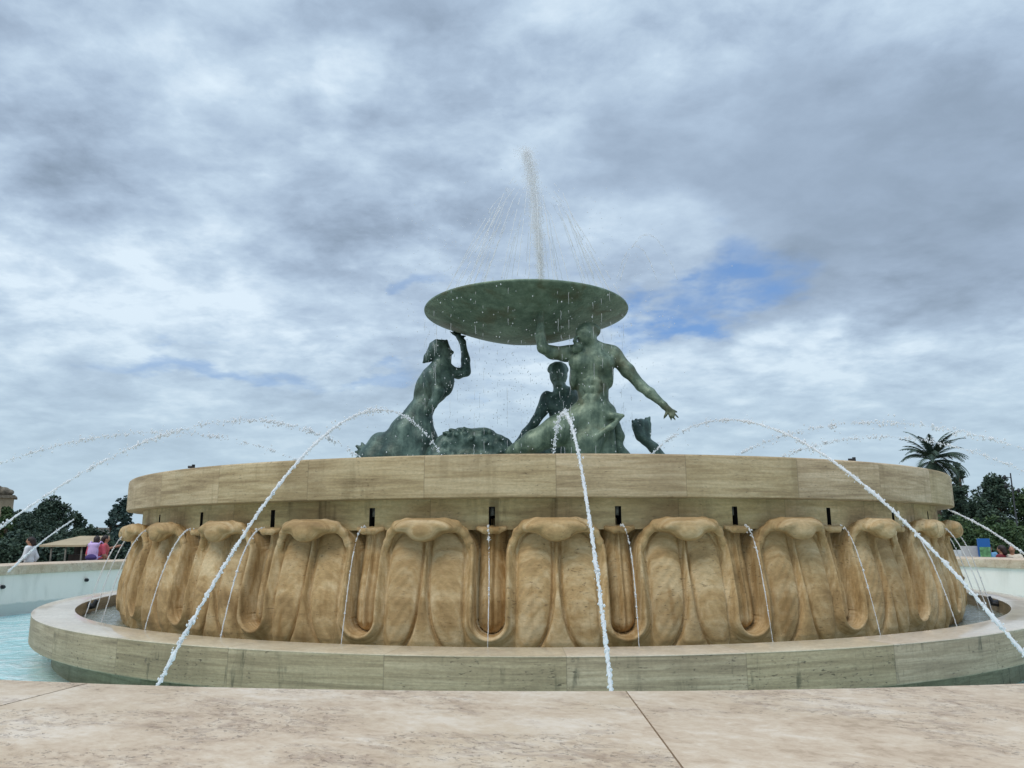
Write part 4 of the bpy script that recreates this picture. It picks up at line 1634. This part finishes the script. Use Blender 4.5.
def person(loc, face, label, top, bottom, hair_len=.10, pose='walk', arms=((.25, -.05), (-.25, -.05)), height=1.7, group=None, sleeve=.55, seat=False):
    """facing +Y locally, turned by face; one continuous body, with hair and clothes over it"""
    k = height / 1.7
    root = tag(empty('person', loc), label, 'person', group)
    root.rotation_euler = (0, 0, face)
    P = lambda x, y, z: (x * k, y * k, z * k)
    drop_ = -.42 if seat else 0.0
    Z = lambda z: z + drop_
    hip, knee, foot = [], [], []
    for s_, st in ((-1, 1), (1, -1)):
        hip.append(P(.09 * s_, 0, Z(.88)))
        if seat:
            knee.append(P(.12 * s_, .42, .50)); foot.append(P(.12 * s_, .40, .08))
        else:
            sw = .20 * st if pose == 'walk' else .02
            knee.append(P(.10 * s_, .08 + sw * .6, .48)); foot.append(P(.10 * s_, sw - .02, .08))
    sh = [P(-.19, 0, Z(1.38)), P(.19, 0, Z(1.38))]
    elb, wri = [], []
    for i, s_ in enumerate((-1, 1)):
        f_, up_ = arms[i]
        elb.append(P(.25 * s_, f_ * .45 - .03, Z(1.12) + up_ * .5))
        wri.append(P(.22 * s_, f_ + .10, Z(.92) + abs(f_) * .15 + max(0, up_) * 1.3))
    b = Solid(.05 * k)
    b.ell(P(0, .01, Z(1.24)), (.165 * k, .115 * k, .20 * k))
    b.ell(P(0, 0, Z(1.02)), (.135 * k, .10 * k, .14 * k))
    b.ell(P(0, -.01, Z(.90)), (.165 * k, .12 * k, .12 * k))
    b.cap(P(0, 0, Z(1.40)), P(0, .02, Z(1.50)), .058 * k, .052 * k)
    b.ell(P(0, .03, Z(1.585)), (.075 * k, .095 * k, .115 * k), k=.02)
    b.cap(P(0, .115, Z(1.60)), P(0, .135, Z(1.57)), .012 * k, .018 * k, .015)
    for s_ in (-1, 1):
        b.ell(P(.077 * s_, .02, Z(1.58)), (.015 * k, .025 * k, .032 * k), k=.01)
    for i in range(2):
        b.chain([sh[i], elb[i], wri[i]], [.055 * k, .043 * k, .03 * k])
        d = np.array(wri[i]) - np.array(elb[i])
        d = d / np.linalg.norm(d)
        pw = np.array(wri[i])
        b.cap(pw, pw + d * .07 * k, .032 * k, .034 * k)
        for q in range(4):
            o = np.array([0, (q - 1.5) * .019 * k, 0])
            b.cap(pw + d * .07 * k + o, pw + d * .155 * k + o * 1.2, .012 * k, .009 * k, .01)
        b.cap(pw + d * .03 * k, pw + d * .09 * k + np.array([0, .05 * k, 0]), .014 * k, .011 * k, .01)
        b.chain([hip[i], knee[i], foot[i]], [.085 * k, .06 * k, .042 * k])
    b.build('body', M_SKIN, root, .02 * k)
    t_ = Solid(.05 * k)
    t_.ell(P(0, .01, Z(1.24)), (.185 * k, .135 * k, .20 * k))
    t_.ell(P(0, 0, Z(1.02)), (.16 * k, .125 * k, .17 * k))
    t_.cap(P(-.15, 0, Z(1.385)), P(.15, 0, Z(1.385)), .065 * k, .065 * k)
    for i in range(2):
        e_ = np.array(sh[i]) * (1 - min(1, sleeve * 2)) + np.array(elb[i]) * min(1, sleeve * 2)
        t_.cap(sh[i], e_, .072 * k, .062 * k)
        if sleeve > .5:
            w_ = np.array(elb[i]) + (np.array(wri[i]) - np.array(elb[i])) * (sleeve - .5) * 2
            t_.cap(elb[i], w_, .06 * k, .048 * k)
    t_.build('shirt', top, root, .02 * k)
    q_ = Solid(.05 * k)
    q_.ell(P(0, -.01, Z(.90)), (.18 * k, .135 * k, .125 * k))
    for i in range(2):
        q_.chain([hip[i], knee[i], tuple(np.array(foot[i]) + np.array([0, 0, .04 * k]))], [.10 * k, .075 * k, .062 * k])
    q_.build('trousers', bottom, root, .02 * k)
    h_ = Solid(.03 * k)
    h_.ell(P(0, .0, Z(1.615)), (.092 * k, .105 * k, .105 * k))
    h_.cap(P(0, -.06, Z(1.60)), P(0, -.085, Z(1.55 - hair_len)), .075 * k, .07 * k)
    h_.build('hair', M_HAIR, root, .02 * k)
    for i in range(2):
        s2 = Solid(.03 * k)
        fx = np.array(foot[i])
        s2.cap((fx[0], fx[1] - .05 * k, .045 * k), (fx[0], fx[1] + .16 * k, .04 * k), .05 * k, .042 * k)
        s2.build('shoe', M_SHOE, root, .02 * k)
    return root


def far_pt(px, r=15.2):
    th, p = pix_angle(px, 560, r)[1]
    return Vector((p.x, p.y, 0.0))


person(far_pt(29), R(100), 'person in a white shirt walking behind the pool wall', cloth('white_shirt', (224, 224, 226)), cloth('navy_trousers', (34, 36, 54)), .04, 'walk', ((.14, -.02), (-.14, -.02)), 1.60, sleeve=.8)
pb = far_pt(95)
person(pb, R(8), 'person in a pink top with long dark hair, back turned, wearing a backpack', cloth('pink_top', (214, 96, 112)), cloth('dark_jeans', (38, 36, 52)), .22, 'stand', ((.05, -.02), (.05, -.02)), 1.62, sleeve=.4)
bp = tag(empty('backpack', pb), 'pale lilac backpack with a dark pocket on the back of the person in pink', 'backpack')
bp.rotation_euler = (0, 0, R(8))
sc = Solid(.06)
sc.ell((0, -.21, 1.16), (.155, .10, .23))
sc.cap((-.09, -.22, .98), (.09, -.22, .98), .08, .08)
sc.cap((-.10, -.20, 1.36), (.10, -.20, 1.36), .07, .07)
sc.build('bag', cloth('lilac_cloth', (204, 176, 222)), bp, .02)
sc = Solid(.03)
sc.cap((-.10, -.31, .99), (.10, -.31, .99), .06, .06)
sc.ell((0, -.31, 1.02), (.14, .04, .08))
sc.build('pocket', cloth('purple_cloth', (70, 56, 112)), bp, .02)
for s_ in (-1, 1):
    mb = MB()
    mb.tube([(.12 * s_, -.16, 1.36), (.14 * s_, -.05, 1.46), (.14 * s_, .09, 1.42), (.15 * s_, .15, 1.25), (.16 * s_, .02, 1.02), (.15 * s_, -.16, 1.0)], .022, 6)
    mb.build('strap', cloth('lilac_cloth', (204, 176, 222)), bp, True)
person(far_pt(103.5, 16.0), R(-60), 'person in a coral top beside the backpack wearer, one arm raised', cloth('coral_top', (196, 92, 92)), cloth('dark_jeans', (38, 36, 52)), .10, 'stand', ((.30, .30), (.05, -.02)), 1.64, sleeve=.4)
person(far_pt(991, 15.6), R(150), 'person in a light blue shirt standing beside the blue display board', cloth('light_blue_shirt', (120, 170, 206)), cloth('dark_jeans', (38, 36, 52)), .03, 'stand', ((.10, -.02), (.08, -.02)), 1.22, sleeve=.4)

# seated people, seats, boards on the right
M_CHAIR = plain('grey_plastic', lin(150, 148, 142), .6)
M_WOODL = plain('pale_wood', lin(186, 164, 130), .7)


def bench_seat(p, face):
    o = tag(empty('cafe_chair', p), None, 'chair')
    o.rotation_euler = (0, 0, face)
    mb = MB(); mb.box((0, .05, .44), (.46, .46, .04)); mb.build('seat', M_CHAIR, o)
    mb = MB(); mb.box((0, -.19, .72), (.44, .04, .42), rx=R(8)); mb.build('backrest', M_CHAIR, o)
    for (xx, yy) in ((-.2, -.15), (.2, -.15), (.2, .25), (-.2, .25)):
        mb = MB(); mb.tube([(xx, yy, 0), (xx * .93, yy * .93, .43)], .016, 6); mb.build('leg', M_STEEL, o, True)
    return o


for (px, r_, fc, lab, tp, clab) in ((1003, 15.0, 30, 'seated person in a dark red top near the blue display board', cloth('dark_red_top', (120, 40, 48)), 'grey chair under the person in dark red'),
                                   (1013, 15.2, 150, 'seated person in a cream top facing the one in dark red', cloth('cream_top', (216, 204, 186)), 'grey chair under the person in cream')):
    p = far_pt(px, r_)
    person(p, R(fc), lab, tp, cloth('dark_jeans', (38, 36, 52)), .06, seat=True, arms=((.25, .05), (.2, .05)), height=1.66, sleeve=.4)
    ch = bench_seat(p, R(fc))
    ch['label'] = clab
p = far_pt(1008, 15.1)
tb = tag(empty('cafe_table', p), 'small round table between the two seated people', 'table')
mb = MB(); mb.tube([(0, 0, .70), (0, 0, .735)], .34, 24); mb.build('tabletop', M_WOODL, tb)
mb = MB(); mb.tube([(0, 0, .02), (0, 0, .70)], .03, 8); mb.build('stem', M_STEEL, tb, True)
mb = MB(); mb.tube([(0, 0, 0), (0, 0, .025)], .22, 20); mb.build('base', M_STEEL, tb)

# blue and green display board
p = far_pt(985.5, 15.3)
bd = tag(empty('display_board', p), 'narrow upright display board with a blue top and green lower half', 'display board')
hb = at(985, 538.5, p.y).z
mb = MB(); mb.box((0, 0, hb * .5), (.34, .07, hb)); mb.build('panel', plain('board_blue', lin(36, 104, 178), .4, var=.05), bd)
mb = MB(); mb.box((0, -.039, hb * .58), (.31, .008, hb * .50)); mb.build('picture', plain('board_green', lin(112, 166, 116), .4, var=.5, scale=7), bd)
mb = MB(); mb.box((0, 0, .02), (.5, .4, .04)); mb.build('foot', M_STEEL, bd)
# white boards
p = far_pt(971, 15.1)
hb = at(971, 546, p.y).z
wb = tag(empty('notice_board', p), 'plain white notice board on two legs left of the blue board', 'notice board')
mb = MB(); mb.box((0, 0, hb - .24), (.50, .035, .48)); mb.build('panel', plain('white_board', lin(206, 206, 204), .5, var=.08, scale=9), wb)
for s_ in (-1, 1):
    mb = MB(); mb.tube([(.2 * s_, .02, 0), (.2 * s_, .02, hb - .48)], .018, 6); mb.build('leg', M_STEEL, wb, True)
p = far_pt(957, 15.1)
hb = at(957, 549.5, p.y).z
ab = tag(empty('sandwich_board', p), 'white folding sandwich board seen past the right end of the drum', 'sandwich board')
for s_ in (-1, 1):
    mb = MB(); mb.box((0, .15 * s_, hb / 2), (.5, .03, hb), rx=R(14) * s_); mb.build('panel', plain('sandwich_white', lin(204, 208, 208), .5, var=.08, scale=9), ab)
